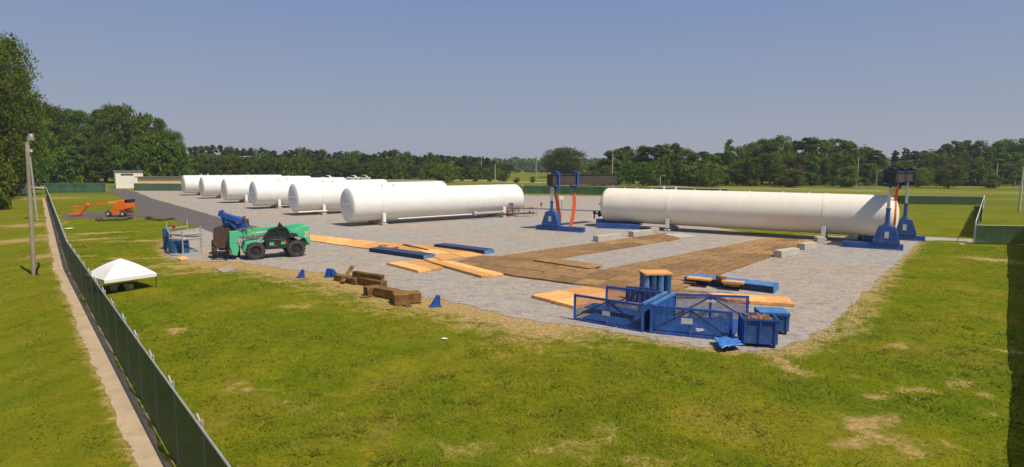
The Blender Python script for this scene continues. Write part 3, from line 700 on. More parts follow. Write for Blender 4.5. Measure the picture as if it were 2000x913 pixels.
def gantry(label, n_base, f_base, top, bh, tdir, tl, hooks, ext, hookcol='royal', twin=True):
    root = thing('lifting_gantry', label, 'gantry', n_base, 0, 'blue lifting gantries at the ends of the big tank')
    tower(root, n_base, top, tdir, tl[0], tl[1], .42, twin); tower(root, f_base, top, tdir, tl[2], tl[3], .42, twin)
    bd = (f_base-n_base).normalized(); bn = Vector((-bd.y, bd.x, 0)); up = Vector((0,0,1))
    a = n_base - bd*ext[0] + up*(top+.16+bh/2); b = f_base + bd*ext[1] + up*(top+.16+bh/2)
    m_ = MB()
    for s in (-.3, .3): m_.bar(a+bn*s, b+bn*s, .12, bh-.02)
    for z in (-bh/2, bh/2-.0): m_.bar(a+up*z, b+up*z, .95, .07)
    m_.build('cross_beam', M['beam'], root, True)
    for q_ in (a-bd*.03, b+bd*.03): MB().box(q_, (.06,.9,bh), math.atan2(bd.y, bd.x)).build('end_plate', M['black'], root, True)
    L = (b-a).length
    for t in hooks:
        c = a+bd*t; hk = MB(); rz = math.atan2(bd.y, bd.x)
        hk.box(c+up*(bh/2+.16), (.34,1.15,.22), rz)
        for s in (-.55, .55): hk.box(c+bn*s-up*.05, (.3,.08,bh+.5), rz)
        hk.box(c-up*(bh/2+.28), (.34,1.15,.26), rz); hk.cyl(c-up*(bh/2+.4), c-up*(bh/2+.75), .14, .10, 8); hk.box(c+up*(bh/2+.34), (.5,.5,.18), rz)
        hk.build('beam_clamp', M[hookcol], root, True)
    return a, b, bd
def sling(label, pts, w, group=None, th=.03, side=None, mat='sling'):
    root = MB()
    for p, q in zip(pts[:-1], pts[1:]):
        root.bar(p, q, w, th) if side is None else None
        if side is not None:
            s = Vector(side).normalized()*w/2; n = (Vector(q)-Vector(p)).normalized().cross(Vector(side)).normalized()*th/2
            p = Vector(p); q = Vector(q)
            vs = [p-s-n, p+s-n, p+s+n, p-s+n, q-s-n, q+s-n, q+s+n, q-s+n]
            root.mesh(vs, [(0,1,2,3),(7,6,5,4),(0,4,5,1),(1,5,6,2),(2,6,7,3),(3,7,4,0)])
    o = root.build('lifting_sling', M[mat]); return tag(o, label, 'sling', group)
tdir = (dR/LR)
nL = P(1077,450); fL = at(1196, 78.8)
aL, bL, bdL = gantry('left blue lifting gantry with orange slings hanging from its dark beam', nL, fL, 5.25, 1.25, tdir, (1.9, 4.2, 2.2, 4.0), (1.0, 4.45), (.35, .35))
for (t, x2, y2, lab) in ((1.0, 1093, 441, 'orange sling hanging from the left end of the left gantry beam, nearer its blue tower'), (4.45, 1114, 445, 'orange sling hanging free from the middle of the left gantry beam')):
    top = aL+bdL*t; top = Vector((top.x, top.y, 4.35)); bot = P(x2, y2); g = Vector((bot.x, bot.y, .55 if y2 < 443 else .12))
    mid = top.lerp(g, .5)+Vector((.18 if y2 > 443 else .05, 0, -.1))
    pts = [top, top.lerp(mid, .5)+Vector((.05,0,0)), mid, mid.lerp(g, .5)+Vector((.04,0,0)), g]
    sling(lab, pts, .46, 'orange slings on the left gantry', .08, (1,.2,0))
nR = P(1729,487); fR = P(1764,469)
aR, bR, bdR = gantry('right blue lifting gantry with its dark cross beam above the tank end', nR, fR, 6.2, .95, tdir, (3.6, 1.4, 1.6, 1.9), (.3, 5.4, 10.6), (.3, .3), 'navy', False)
# slings round the right head of the big tank
axR = tdir; nrm = Vector((-axR.y, axR.x, 0))
for k, (xo, lab, mt) in enumerate(((LR-1.05, 'pale edge sling looped round the big tank just inside the right gantry', 'yellow'), (LR-.5, 'orange striped sling wrapped under the right head of the big tank', 'sling'))):
    c = lb+axR*xo; rr = TR+.05; zc = .62+TR
    if xo > LR-TD*.22: rr = TR*math.sqrt(max(.05, 1-((xo-(LR-TD*.22))/(TD*.22))**2))+.05
    pts = [Vector((c.x, c.y, 6.1))-nrm*rr*.5]
    for j in range(0, 25):
        th = R(120)+R(300)*j/24; pts.append(c-nrm*(-math.cos(th))*rr*1.0+Vector((0,0,zc+math.sin(th)*rr)) if False else c+nrm*math.cos(th)*rr+Vector((0,0,zc+math.sin(th)*rr)))
    pts.append(Vector((c.x, c.y, 6.1))+nrm*rr*.5)
    pts[0] = pts[1].lerp(Vector((bR.x*.4+aR.x*.6, bR.y*.4+aR.y*.6, 6.2)), .9); pts[-1] = pts[-2].lerp(Vector((bR.x*.5+aR.x*.5, bR.y*.5+aR.y*.5, 6.2)), .9)
    sling(lab, pts, .26, 'slings round the right end of the big tank', .04, axR, mt)

def skid(label, p0, p1, w, h):
    d = p1-p0; L = d.length; c = (p0+p1)/2; rz = math.atan2(d.y, d.x); t = thing('steel_skid', label, 'steel skid', (c.x, c.y, .01), rz, 'blue steel skids under the big tank')
    n_ = Vector((0, w/2, 0))
    for s in (-1, 1): MB().box((0, s*w/2+w/2, h/2), (L, .35, h)).build('runner', M['blue'], t, bevel=.02)
    for k in (-.42, 0, .42): MB().box((L*k, w/2, h*.5), (.3, w-.36, h*.8)).build('cross_member', M['navy'], t)
    for s in (-1, 1): MB().box((s*(L/2+.02), -.0, h/2), (.04, .4, h*1.02)).build('end_plate', M['skyblue'], t)
skid('dark blue steel skid under the left end of the big tank', P(1166,446), P(1248,448.5), 1.6, .62)
skid('dark blue steel skid under the right end of the big tank behind the gantry tower', P(1686,472.5), P(1742,474), 1.4, .6)
# ------------------------------------------------------------------ concrete blocks and pier bases
def block(label, p0, p1, w=.75, h=.6):
    d = (p1-p0); L = d.length; c = (p0+p1)/2; rz = math.atan2(d.y, d.x)
    mb = MB(); mb.box((0,0,h/2), (L, w, h)); mb.box((0, 0, h+.01), (L-.1, w*.35, .05))
    o = mb.build('concrete_block', M['concrete'], bevel=.04); o.location = (c.x, c.y, 0.004); o.rotation_euler = (0, 0, rz)
    return tag(o, label, 'concrete block', 'long pale concrete blocks beside the big tank')
vd = Vector((0.79, 0.61, 0))
block('pale concrete block nearest the left gantry, its grey end towards the viewer', P(1163,472.5), P(1163,472.5)+vd*3.6)
block('pale concrete block between the left gantry block and the left leg of the big tank', P(1232,463), P(1232,463)+vd*3.4)
block('pale concrete block at the edge of the right brown mat strip, nearer the viewer', P(1518,503.5), P(1518,503.5)+vd*3.1)
block('pale concrete block touching the right leg of the big tank', P(1564,488.5), P(1564,488.5)+vd*2.4)
o = MB().box((0,0,.3), (.9,.9,.6)).build('concrete_block', M['concrete'], bevel=.04); o.location = P(1278,455); tag(o, 'small grey concrete block against the left leg of the big tank', 'concrete block', 'small concrete blocks at the tank legs')
o = MB().box((0,0,.3), (.8,.8,.6)).build('concrete_block', M['concrete'], bevel=.04); o.location = P(1600,474); tag(o, 'small grey concrete block under the right leg of the big tank', 'concrete block', 'small concrete blocks at the tank legs')

# ------------------------------------------------------------------ timber mats
def mats(corners, nu, nv, mat, z0, th, label, group, seed, gap=.02, jit=.05, cat='ground mat'):
    """corners in pixels, order a b c d; nu along a-b, nv along a-d"""
    rnd = random.Random(seed); A, B, C, D = [P(*c) for c in corners]
    for i in range(nu):
        for j in range(nv):
            q = []
            for (u, v) in ((i, j), (i+1, j), (i+1, j+1), (i, j+1)):
                u /= nu; v /= nv; q.append(A.lerp(B, u).lerp(D.lerp(C, u), v))
            c = sum(q, Vector())/4; d = ((q[1]+q[2])-(q[0]+q[3])); rz = math.atan2(d.y, d.x)+rnd.uniform(-.012, .012)
            inv = Matrix.Rotation(-rz, 3, 'Z'); zj = z0+rnd.uniform(0, .012)+((i+j) % 2)*.006
            loc = [inv @ (p-c) for p in q]; ctr = Vector((rnd.uniform(-jit, jit), rnd.uniform(-jit, jit), 0))
            loc = [p*(1-gap/max(.5, p.length))+ctr for p in loc]
            mb = MB(); mb.prism([Vector((p.x, p.y, 0)) for p in loc], (0,0,1), th)
            o = mb.build('timber_mat', mat, smooth=False); o.location = (c.x, c.y, zj); o.rotation_euler = (0, 0, rz)
            tag(o, label, cat, group)
mats([(905,512),(1300,456.5),(1327,468),(1082,508)], 9, 2, M['matold'], .01, .08, 'brown timber mat in the strip leading to the left leg of the big tank', 'brown mats, left strip', 1)
mats([(1165,531),(1500,466.5),(1602,471),(1380,546)], 10, 3, M['matold'], .02, .08, 'brown timber mat in the strip leading to the right leg of the big tank', 'brown mats, right strip', 2)
mats([(940,502),(1090,508),(1000,541),(872,518)], 3, 3, M['matold'], .025, .09, 'brown timber mat at the left corner where the yellow boards meet the brown strips', 'brown mats, left corner', 3)
mats([(1080,509),(1170,530),(1120,557),(1000,541)], 3, 3, M['matold'], .03, .09, 'brown timber mat in the middle of the front platform behind the yellow boards', 'brown mats, platform middle', 4)
mats([(1170,530),(1385,545),(1320,572),(1120,557)], 4, 3, M['matold'], .035, .09, 'brown timber mat in the platform just behind the blue cylinder bundle', 'brown mats, platform right', 5)
mats([(1130,556),(1320,566),(1465,582),(1250,586)], 4, 2, M['matold'], .012, .08, 'brown timber mat along the front platform edge behind the blue mesh cage', 'brown mats, front edge', 6)
mats([(1040,513),(1062,507),(1178,523),(1150,530)], 1, 1, M['matold'], .14, .08, 'single dark brown mat lying on top at the inner platform corner', 'brown mats, lone', 7)
mats([(596,459),(792,480),(735,490),(607,472)], 4, 1, M['matnew'], .01, .08, 'fresh yellow plywood mat in the strip beside the green telehandler', 'yellow mats, strip by the telehandler', 8)
mats([(792,481),(866,484),(946,500),(864,511)], 2, 3, M['matnew'], .02, .09, 'fresh yellow plywood mat between the two blue beams', 'yellow mats between the blue beams', 9)
mats([(725,489),(790,481),(862,509),(850,511)], 2, 1, M['matnew'], .012, .05, 'thin yellow board under the far side of the left blue beam', 'yellow boards at the left beam', 10)
mats([(754,518),(822,512),(866,527),(816,534)], 2, 1, M['matnew'], .02, .16, 'fresh yellow double mat, left of the pair in front of the left blue beam', 'yellow double mats in front', 11)
mats([(828,512),(884,515),(984,540),(940,544)], 2, 1, M['matnew'], .02, .16, 'fresh yellow double mat reaching the front left corner of the brown platform', 'yellow double mats in front', 12)
mats([(1037,583),(1142,564),(1262,584),(1120,604)], 2, 2, M['matnew'], .01, .17, 'fresh yellow mat stack sticking out left of the blue mesh cage', 'yellow mats left of the cage', 13)
mats([(1380,578),(1540,586),(1553,601),(1420,592)], 3, 1, M['matnew'], .02, .16, 'fresh yellow mat sticking out right behind the blue bins', 'yellow mats right of the cage', 14)
mats([(1296,459),(1328,458),(1360,463),(1325,466)], 1, 1, M['concrete'], .02, .08, 'pale board at the inner end of the left brown strip by the tank leg', None, 15)
# blue beams: shaded sides and sunlit ends are put into the colour
def beamobj(name, label, p0, p1, w, h, mat, cat, endmat=None, group=None, z=.01, topmat=None):
    d = p1-p0; L = d.length; c = (p0+p1)/2; rz = math.atan2(d.y, d.x)
    t = thing(name, label, cat, (c.x, c.y, z), rz, group)
    m_ = MB(); m_.box((0,0,h*.5), (L, w*.86, h*.9)); m_.box((0,0,h*.06), (L, w, h*.12)); m_.box((0,0,h*.95), (L, w, h*.1)); m_.build('girder', mat, t)
    for s in (-1, 1): MB().box((s*(L/2+.03), 0, h/2), (.06, w*1.02, h*1.02)).build('end_plate', endmat or mat, t)
    top = MB(); top.box((0,0,h+.012), (L*.98, w*.96, .02)); top.build('top_plate', topmat or mat, t)
    return t
t = beamobj('steel_girder', 'blue steel beam lying in front of the yellow mats, sides coloured shaded, ends sunlit', P(733,491), P(838,506), 1.3, .34, M['navy'], 'steel beam', M['skyblue'], 'long blue beams on the yellow mats')
t = beamobj('steel_girder', 'blue steel beam lying along the back of the yellow mats, sides coloured shaded, ends sunlit', P(858,483.5), P(955,496), 1.3, .34, M['navy'], 'steel beam', M['skyblue'], 'long blue beams on the yellow mats')
tb = beamobj('steel_girder', 'long blue steel beam with timber offcuts on top, right of the brown platform', P(1345,550), P(1514,570), 1.5, .42, M['navy'], 'steel beam', M['skyblue'], topmat=M['skyblue'])  # sunlit top and ends against shaded sides, painted as two blues
# offcuts lying on it
def offcut(px, py, z, L, w, h, rz, label, mat='matnew'):
    o = MB().box((0,0,h/2), (L, w, h)).build('timber_offcut', M[mat]); p = P(px, py, z); o.location = p; o.rotation_euler = (0,0,rz)
    return tag(o, label, 'timber offcut', 'timber offcuts on the long blue beam')
offcut(1366,546,.46, 1.5, .8, .10, -.5, 'flat yellow board on the left end of the long blue beam')
offcut(1432,553,.46, 1.3, .7, .12, -.5, 'flat yellow board in the middle of the long blue beam, right of the dark chunk')
offcut(1408,549,.46, .35, .6, .3, .3, 'dark upright timber chunk on the middle of the long blue beam', 'timber')
offcut(1428,559,.46, .9, .16, .14, -.5, 'narrow dark timber on the front edge of the long blue beam', 'timber')
def slat(px, py, px2, py2, label):
    a, b = P(px, py), P(px2, py2); o = MB().bar(Vector((0,0,.06)), (b-a)+Vector((0,0,.06)), .14, .1).build('wooden_batten', M['timber']); o.location = a+Vector((0,0,.11)); tag(o, label, 'batten', 'dark slats on the yellow mats')
slat(740,484,757,483, 'short dark slat on the yellow mats, farther left'); slat(764,489,778,487, 'short dark slat on the yellow mats near the left blue beam'); slat(788,481,836,492, 'long dark slat along the seam of the yellow mats')

# ------------------------------------------------------------------ heavy timbers and blue chocks on the grass
def timber(label, p0, p1, w, h, z=0.0, tilt=0):
    d = p1-p0; L = d.length; o = MB().box((0,0,h/2), (L, w, h)).build('heavy_timber', M['timber'], bevel=.02)
    c = (p0+p1)/2; o.location = (c.x, c.y, z); o.rotation_euler = (0, tilt, math.atan2(d.y, d.x)); return tag(o, label, 'timber', 'heavy timbers dumped at the gravel edge')
timber('brown timber at the far left end of the pile beside the blue chocks', P(658,548), P(700,556), .55, .42, .0)
timber('dark plank leaning across the left end of the timber pile', P(668,556), P(690,543), .3, .1, .45, -.3)
timber('dark timber in the middle of the pile running towards the square end', P(698,554), P(750,565), .5, .5, .0)
timber('brown timber resting on top behind the middle of the pile', P(692,553), P(748,562), .35, .3, .5)
timber('short upright brown timber block at the middle bend of the pile', P(714,579), P(742,575), .6, .55, .0)
timber('long front timber of the pile ending beside the right timber block', P(738,578), P(800,590), .6, .5, .05)
timber('large dark square timber at the right end of the pile', P(768,594), P(820,590), .95, .6, .0)
timber('thin brown board lying under the right end of the pile', P(765,588), P(800,600), .3, .07, .0)
timber('grey flat board on the grass left of the pile bend', P(704,583), P(730,578), .3, .07, .0)
def chock(label, p, rz, s):
    t = thing('steel_chock', label, 'steel chock', p, rz, 'small blue steel chocks on the grass')
    m_ = MB(); m_.box((0,0,.03), (.8*s, .5*s, .06)); m_.build('base_plate', M['royal'], t)
    g = MB(); g.prism([Vector((-.32*s, -.2*s, .06)), Vector((.3*s, -.2*s, .06)), Vector((.3*s, -.2*s, .75*s)), Vector((.1*s, -.2*s, .75*s))], (0,1,0), .05)
    g.prism([Vector((-.32*s, .15*s, .06)), Vector((.3*s, .15*s, .06)), Vector((.3*s, .15*s, .75*s)), Vector((.1*s, .15*s, .75*s))], (0,1,0), .05)
    g.build('gusset', M['royal'], t); b = MB(); b.box((.3*s, 0, .4*s), (.05, .45*s, .7*s)); b.build('back_plate', M['royal'], t); return t
chock('blue steel chock standing alone left of the pair near the gravel edge', P(587,543), R(10), .74)
chock('left blue steel chock of the close pair beside the timber pile', P(641,541), R(80), .74)
chock('right blue steel chock of the close pair, touching the timber pile', P(655,541), R(200), .7)
chock('blue steel chock lying on the grass right of the timber pile', P(850,599), R(15), .8)

# ------------------------------------------------------------------ mesh cage, cylinder bundle, bins, tarp
def mesh_frame(root, A, B, h, braces=True, plates=(), skirt=0.0):
    up = Vector((0,0,1)); d = (B-A).normalized(); L = (B-A).length; n = Vector((-d.y, d.x, 0))
    f = MB(); s = .11
    f.bar(A+up*.06, B+up*.06, s, s); f.bar(A+up*(h-.055), B+up*(h-.055), s, s)
    for t in (0, .5, 1): 
        p = A+d*(L*t); w = s if t != .5 else .08; f.bar(p+up*.0, p+up*h, w, w)
    f.build('frame', M['royal'], root, True)
    if braces:
        b = MB(); m_ = A+d*(L/2)
        b.bar(A+up*.15, m_+up*(h-.12), .06, .06); b.bar(B+up*.15, m_+up*(h-.12), .06, .06); b.build('brace', M['navy'], root, True)
    w = MB(); k = int(L/.055)
    for i in range(1, k): p = A+d*(L*i/k); w.bar(p+up*.1+n*.03, p+up*(h-.1)+n*.03, .015, .015)
    k = int(h/.055)
    for i in range(1, k): z = h*i/k; w.bar(A+up*z+n*.045, B+up*z+n*.045, .015, .015)
    w.build('wire_mesh', M['blue'], root, True)
    for (t, z, ww, hh) in plates:
        p = A+d*(L*t)-n*.08+up*z; pl = MB(); pl.box(p, (ww, .02, hh), math.atan2(d.y, d.x)); pl.build('sign_plate', M['plate'], root, True)
root = thing('mesh_cage', 'blue steel cage of mesh frames around a solid centre, at the front gravel edge', 'steel cage', P(1262,649))
hC = hz(P(1122,626), 575.5)
FL, FM, FM2, FR = P(1122,625), P(1254,649), P(1271,651), P(1426,667)
BL, BM, BR = P(1184,606), P(1316,623), P(1458,629)
print('cage h', hC, (FM-FL).length, (FR-FM2).length, (BM-FM2).length)
mesh_frame(root, FL, FM, hC, True, ((.49, .62, .42, .22),)); mesh_frame(root, FM2, FR, hC+.02, True, ((.46, .75, .5, .26),))
mesh_frame(root, BL, BM, hC, True); mesh_frame(root, BM, BR, hC, True, ((.5, 1.0, .5, .08),))
cm = MB(); up = Vector((0,0,1)); BM0 = BM-(FM2-FM)
for a, b in ((FM, BM0), (FM2, BM)): cm.bar(a+up*hC*.5, b+up*hC*.5, .07, hC-.1)
cm.build('centre_wall', M['blue'], root, True)
cr = MB()
for a, b in ((FM, BM0), (FM2, BM)):
    cr.bar(a+up*hC, b+up*hC, .16, .12)
    for t in (0, .25, .5, .75, 1): p = a.lerp(b, t); cr.bar(p, p+up*hC, .12, .1)
cr.build('centre_rib', M['skyblue'], root, True)
fl = MB(); fl.prism([FL+(BM-FL)*.08, FM, BM0, BL], (0,0,1), .12); fl.prism([FM2, FR, BR, BM], (0,0,1), .12); fl.build('floor_tray', M['blue'], root, True)
tp = MB(); tp.prism([P(1140,612)+up*.3, P(1160,604)+up*.3, P(1245,618)+up*.3, P(1240,630)+up*.3], (0,0,1), .05); tp.build('inner_plate', M['blue'], root, True)
def rag(label, p, s, seed):
    rnd = random.Random(seed); m_ = MB(); pts = []; n = 9
    c = p+Vector((0,0,.04))
    for i in range(n):
        a = i*math.tau/n; r = s*rnd.uniform(.5, 1); pts.append(c+Vector((math.cos(a)*r, math.sin(a)*r, rnd.uniform(0, .03))))
    cc = c+Vector((0,0,.14*s))
    for i in range(n): m_.poly([cc, pts[i], pts[(i+1) % n]])
    o = m_.build('plastic_scrap', M['whiteflat'], smooth=False); tag(o, label, 'plastic scrap')
rag('crumpled white plastic on the tray of the blue cage', P(1367,652)+Vector((0,0,.13)), .32, 1)
rag('crumpled white scrap on the grass in front of the timber pile', P(868,668)+Vector((0,0,.1)), .16, 2)
rag('crumpled white scrap near the left fence beyond the canopy', P(137,448)+Vector((0,0,.05)), .6, 3)
rag('small white scrap on the lawn by the right gate', P(1880,479)+Vector((0,0,.05)), .3, 4)
# bundle of cylinders
root = thing('cylinder_bundle', 'upright bundle of blue steel cylinders capped by a plywood board behind the mesh cage', 'cylinder bundle', P(1279,572))
c = P(1279,572); hB = hz(c, 534)
k = 0
for i in range(4):
    for j in range(3):
        q = c+Vector((-.66+i*.44, -.45+j*.45, 0)); m_ = MB(); m_.cyl(q, q+up*hB, .2, .2, 14); m_.cyl(q+up*(hB*.93), q+up*(hB*.96), .23, .23, 14); m_.cyl(q+up*(.05), q+up*(.13), .24, .24, 14)
        m_.build('cylinder', M['drum'] if (i+j) % 2 else M['skyblue'], root, True)
m_ = MB(); m_.box(c+up*(hB+.05), (1.75, 1.35, .1), .1); m_.build('cap_board', M['matnew'], root, True)
# smaller cylinders seen through mesh
root = thing('cylinder_bundle', 'low row of dark blue cylinders behind the left back frame of the mesh cage', 'cylinder bundle', P(1255,590))
for i in range(6):
    q = P(1226+i*10, 589+i*.8); m_ = MB(); m_.cyl(q, q+up*.85, .13, .13, 10); m_.cyl(q+up*.8, q+up*.88, .16, .16, 10); m_.build('cylinder', M['navy'], root, True)
# blue bins
def steel_bin(label, p, rz, w, d, h, mat, fill=True, lid=False):
    t = thing('steel_bin', label, 'bin', p, rz, 'blue steel bins beside the cage')
    b = MB(); z0 = .16; th = .04
    b.box((0,0,z0+.03), (w,d,.06))
    for s in (-1, 1): b.box((0, s*(d/2-th/2), z0+.06+h/2), (w,th,h)); b.box((s*(w/2-th/2), 0, z0+.06+h/2), (th,d-2*th-.004,h))
    b.build('body', mat, t)
    r = MB()
    for s in (-1, 1):
        for k in (-1, 0, 1): r.box((k*(w/2-.05), s*(d/2+.03), z0+.06+h/2), (.08,.06,h+.1)); r.box((s*(w/2+.03), k*(d/2-.05), z0+.06+h/2), (.06,.08,h+.1))
        r.box((0, s*(d/2+.035), z0+.06+h), (w+.14,.07,.09)); r.box((s*(w/2+.035), 0, z0+.06+h), (.07,d,.09))
    r.build('rib', M['royal'], t)
    for sx in (-1, 1):
        for sy in (-1, 1): MB().box((sx*(w/2-.08), sy*(d/2-.08), z0/2), (.12,.12,z0)).build('foot', M['navy'], t)
    if fill:
        o = MB(); rnd = random.Random(3)
        for _ in range(60): o.box((rnd.uniform(-w/2+.15, w/2-.15), rnd.uniform(-d/2+.15, d/2-.15), z0+h-.05+rnd.uniform(0, .12)), (rnd.uniform(.1,.4), rnd.uniform(.05,.14), rnd.uniform(.04,.1)), rnd.uniform(0, 3), rnd.uniform(-.3,.3))
        ob = o.build('timber_scraps', M['debris']); ob.location = p; ob.rotation_euler = (0,0,rz); tag(ob, 'brown timber scraps filling the nearer blue bin', 'timber scraps', kind='stuff')
    if lid: MB().box((0,0,z0+h+.14), (w+.12, d+.12, .06)).build('lid', M['skyblue'], t)
    return t
steel_bin('nearer open blue steel bin full of timber scraps at the right end of the cage', P(1478,672), R(-12), 1.35, 1.1, 1.0, M['blue'])
steel_bin('farther blue steel bin with a light blue lid, half hidden behind the scrap bin', P(1505,648), R(-8), 1.2, 1.0, .72, M['drum'], False, True)
def tarp():
    A, B, C, D = P(1393,671), P(1432,668), P(1452,685), P(1408,691); n = 9; m_ = MB(); rnd = random.Random(5); g = []
    for i in range(n+1):
        for j in range(n+1):
            p = A.lerp(B, i/n).lerp(D.lerp(C, i/n), j/n); g.append(p+Vector((rnd.uniform(-.04,.04), rnd.uniform(-.04,.04), .22+rnd.uniform(0,.12))))
    m_.mesh(g, [(i*(n+1)+j, (i+1)*(n+1)+j, (i+1)*(n+1)+j+1, i*(n+1)+j+1) for i in range(n) for j in range(n)])
    o = m_.build('blue_tarp', M['tarp']); s = o.modifiers.new('solid', 'SOLIDIFY'); s.thickness = .03
    tag(o, 'crumpled light blue tarp on the grass in front of the scrap bin', 'tarp')
tarp()

# ------------------------------------------------------------------ telehandler
def wheel(root, x, y, r, w, hubmat='black', name='wheel'):
    s = 1 if y < 0 else -1
    wt = MB(); n = 28
    prof = [(-w/2, r*.62), (-w/2, r*.86), (-w*.36, r*.97), (0, r), (w*.36, r*.97), (w/2, r*.86), (w/2, r*.62)]
    wt.lathe((x, y, r), (0,1,0), prof, n)
    for i in range(18):
        a = i*math.tau/18
        for q in (-1, 1):
            wt.box((x+math.cos(a+q*.08)*r*1.0, y+q*w*.24, r+math.sin(a+q*.08)*r*1.0), (.1, w*.42, .09), 0, -a)
    ty = wt.build('wheel', M['rubber'], root)
    h = MB(); h.lathe((x, y, r), (0,1,0), [(-w*.5, r*.62), (-w*.28, r*.5), (-w*.28, r*.22), (-w*.42, r*.2), (-w*.42, .001)], 20); h.lathe((x, y, r), (0,-1,0), [(-w*.5, r*.62), (-w*.28, r*.5), (-w*.28, r*.22), (-w*.42, r*.2), (-w*.42, .001)], 20)
    h.build('rim', M[hubmat], ty)
def telehandler():
    base = (P(505,507)+P(574,502))/2
    d = (P(505,507)-P(574,502)); wb = 3.15
    rz = math.atan2(d.y, d.x)
    side = Vector((-d.y, d.x, 0)).normalized()
    if side.y < 0: side = -side
    base = base+side*1.0
    t = thing('telehandler', 'green telehandler with big dusty tyres parked at the left end of the yellow mats', 'telehandler', base, rz)
    # local: +x forward (picture left), near side is +y or -y
    near = 1 if (Matrix.Rotation(-rz, 3, 'Z') @ (-side)).y > 0 else -1
    N = lambda y: y*near
    for x in (wb/2, -wb/2):
        for y in (1.0, -1.0): wheel(t, x, N(y), .70, .48)
    b = MB()
    b.prism([Vector(v) for v in [(-2.55,-.45,.75),(2.2,-.45,.75),(2.35,-.45,1.05),(2.2,-.45,1.25),(-2.0,-.45,1.25),(-2.55,-.45,1.3)]], (0,1,0), .9)
    b.build('chassis', M['green'], t)
    r = MB()   # rear counterweight and engine pods
    r.prism([Vector(v) for v in [(-2.75,-1.15,1.2),(-2.65,-1.15,.85),(-2.3,-1.15,1.5),(-1.6,-1.15,1.7),(-1.1,-1.15,1.65),(-1.1,-1.15,2.05),(-2.1,-1.15,2.6),(-2.7,-1.15,2.55)]], (0,1,0), 2.3)
    r.build('rear_body', M['green'], t, bevel=.05)
    f = MB()   # front axle housing and fenders
    f.prism([Vector(v) for v in [(1.0,-.9,1.35),(1.5,-.9,1.5),(2.25,-.9,1.4),(2.5,-.9,.8),(2.3,-.9,.55),(2.15,-.9,1.2),(1.2,-.9,1.25)]], (0,1,0), 1.8); f.build('front_frame', M['green'], t, bevel=.03)
    e = MB(); e.box((-.1, N(.85), 1.2), (1.9,.65,.85)); e.box((-.1, N(.85), 1.7), (1.5,.55,.3)); e.build('engine_cover', M['black'], t, bevel=.06)
    st = MB()
    for x, z, m_ in ((.35, 1.25, 0), (-.55, 1.3, 0)): st.box((x, N(1.19), z), (.35,.03,.3))
    st.build('hatch', M['green'], t)
    rd = MB(); rd.box((-.72, N(1.2), 1.35), (.12,.04,.35), 0, .5); rd.box((.1, N(1.2), 1.05), (.25,.04,.07)); rd.build('warning_mark', M['redmetal'], t)
    c = MB()   # cab
    cw = [Vector(v) for v in [(-1.05,.0,1.4),(.75,.0,1.4),(.85,.0,1.75),(.35,.0,2.35),(-.2,.0,2.5),(-.85,.0,2.45),(-1.1,.0,1.9)]]
    y0 = N(.5)
    fr = MB()
    for yy in (N(.42), N(1.16)):
        pts = [Vector((p.x, yy, p.z)) for p in cw]
        for a, q in zip(pts, pts[1:]+pts[:1]): fr.bar(a, q, .09, .09)
    for p in cw: fr.bar((p.x, N(.42), p.z), (p.x, N(1.16), p.z), .08, .08)
    fr.bar((-.15, N(1.16), 1.4), (-.2, N(1.16), 2.5), .07, .07)
    fr.build('cab_frame', M['black'], t)
    gl = MB(); gl.prism([Vector((p.x*.96-.005, N(.46), p.z)) for p in cw], (0, near, 0), .66); gl.build('cab_glass', M['glass'], t)
    mr = MB()
    mr.bar((-1.0, N(1.1), 2.3), (-1.3, N(1.35), 2.0), .03, .03); mr.prism([Vector(v) for v in [(-1.75,N(1.38),1.72),(-.95,N(1.38),1.8),(-.85,N(1.38),1.9),(-1.2,N(1.38),2.05),(-1.6,N(1.38),2.0)]], (0,-near,0), .06)
    mr.prism([Vector(v) for v in [(-.75,N(.5),2.5),(-.2,N(.5),2.5),(-.42,N(.5),2.95)]], (0,near,0), .05); mr.build('mirror', M['black'], t)
    # boom: from rear top to front head
    up_ = Vector((0,0,1)); A = Vector((-2.5, N(-.05), 2.4)); B = Vector((3.05, N(-.05), 2.05))
    bo = MB(); bo.bar(A, A.lerp(B, .72), .5, .62); bo.build('boom', M['green'], t, bevel=.03)
    b2 = MB(); b2.bar(A.lerp(B, .72), A.lerp(B, .86), .42, .52); b2.bar(A.lerp(B, .86), B, .36, .44); b2.bar(A.lerp(B, .71), A.lerp(B, .735), .58, .7); b2.bar(A.lerp(B, .85), A.lerp(B, .87), .48, .6); b2.build('boom_extension', M['green'], t)
    st = MB(); st.box((.9, N(.215), 2.13), (1.1,.012,.12), 0, .065); st.build('boom_lettering', M['plate'], t)
    y3 = MB(); y3.cyl((1.55, N(.2), 2.1), (1.55, N(.225), 2.1), .15, .15, 12); y3.build('boom_badge', M['yellow'], t)
    y4 = MB(); y4.box((-2.45, N(1.155), 2.0), (.3,.012,.26)); y4.build('rear_badge', M['yellow'], t)
    y5 = MB(); y5.box((-2.45, N(1.155), 1.72), (.36,.012,.1)); y5.build('rear_lettering', M['plate'], t)
    # boom head hanging down with carriage
    hdm = MB(); hdm.prism([Vector(v) for v in [(2.75,-.35,2.35),(3.35,-.35,2.3),(3.42,-.35,1.2),(3.25,-.35,.4),(2.85,-.35,.3),(2.7,-.35,.9),(2.85,-.35,1.3),(2.65,-.35,1.8)]], (0,1,0), .7)
    hdm.build('boom_head', M['green'], t, bevel=.04)
    cy = MB(); cy.cyl((2.8, 0, 1.1), (2.2, 0, 1.75), .08, .08, 10); cy.cyl((1.9, N(.1), 1.05), (.2, N(.1), 1.95), .1, .1, 10); cy.build('ram', M['chrome'], t)
    ca = MB(); ca.box((3.50, 0, .75), (.1, 1.5, .12)); ca.box((3.50, 0, 1.35), (.1, 1.5, .12))
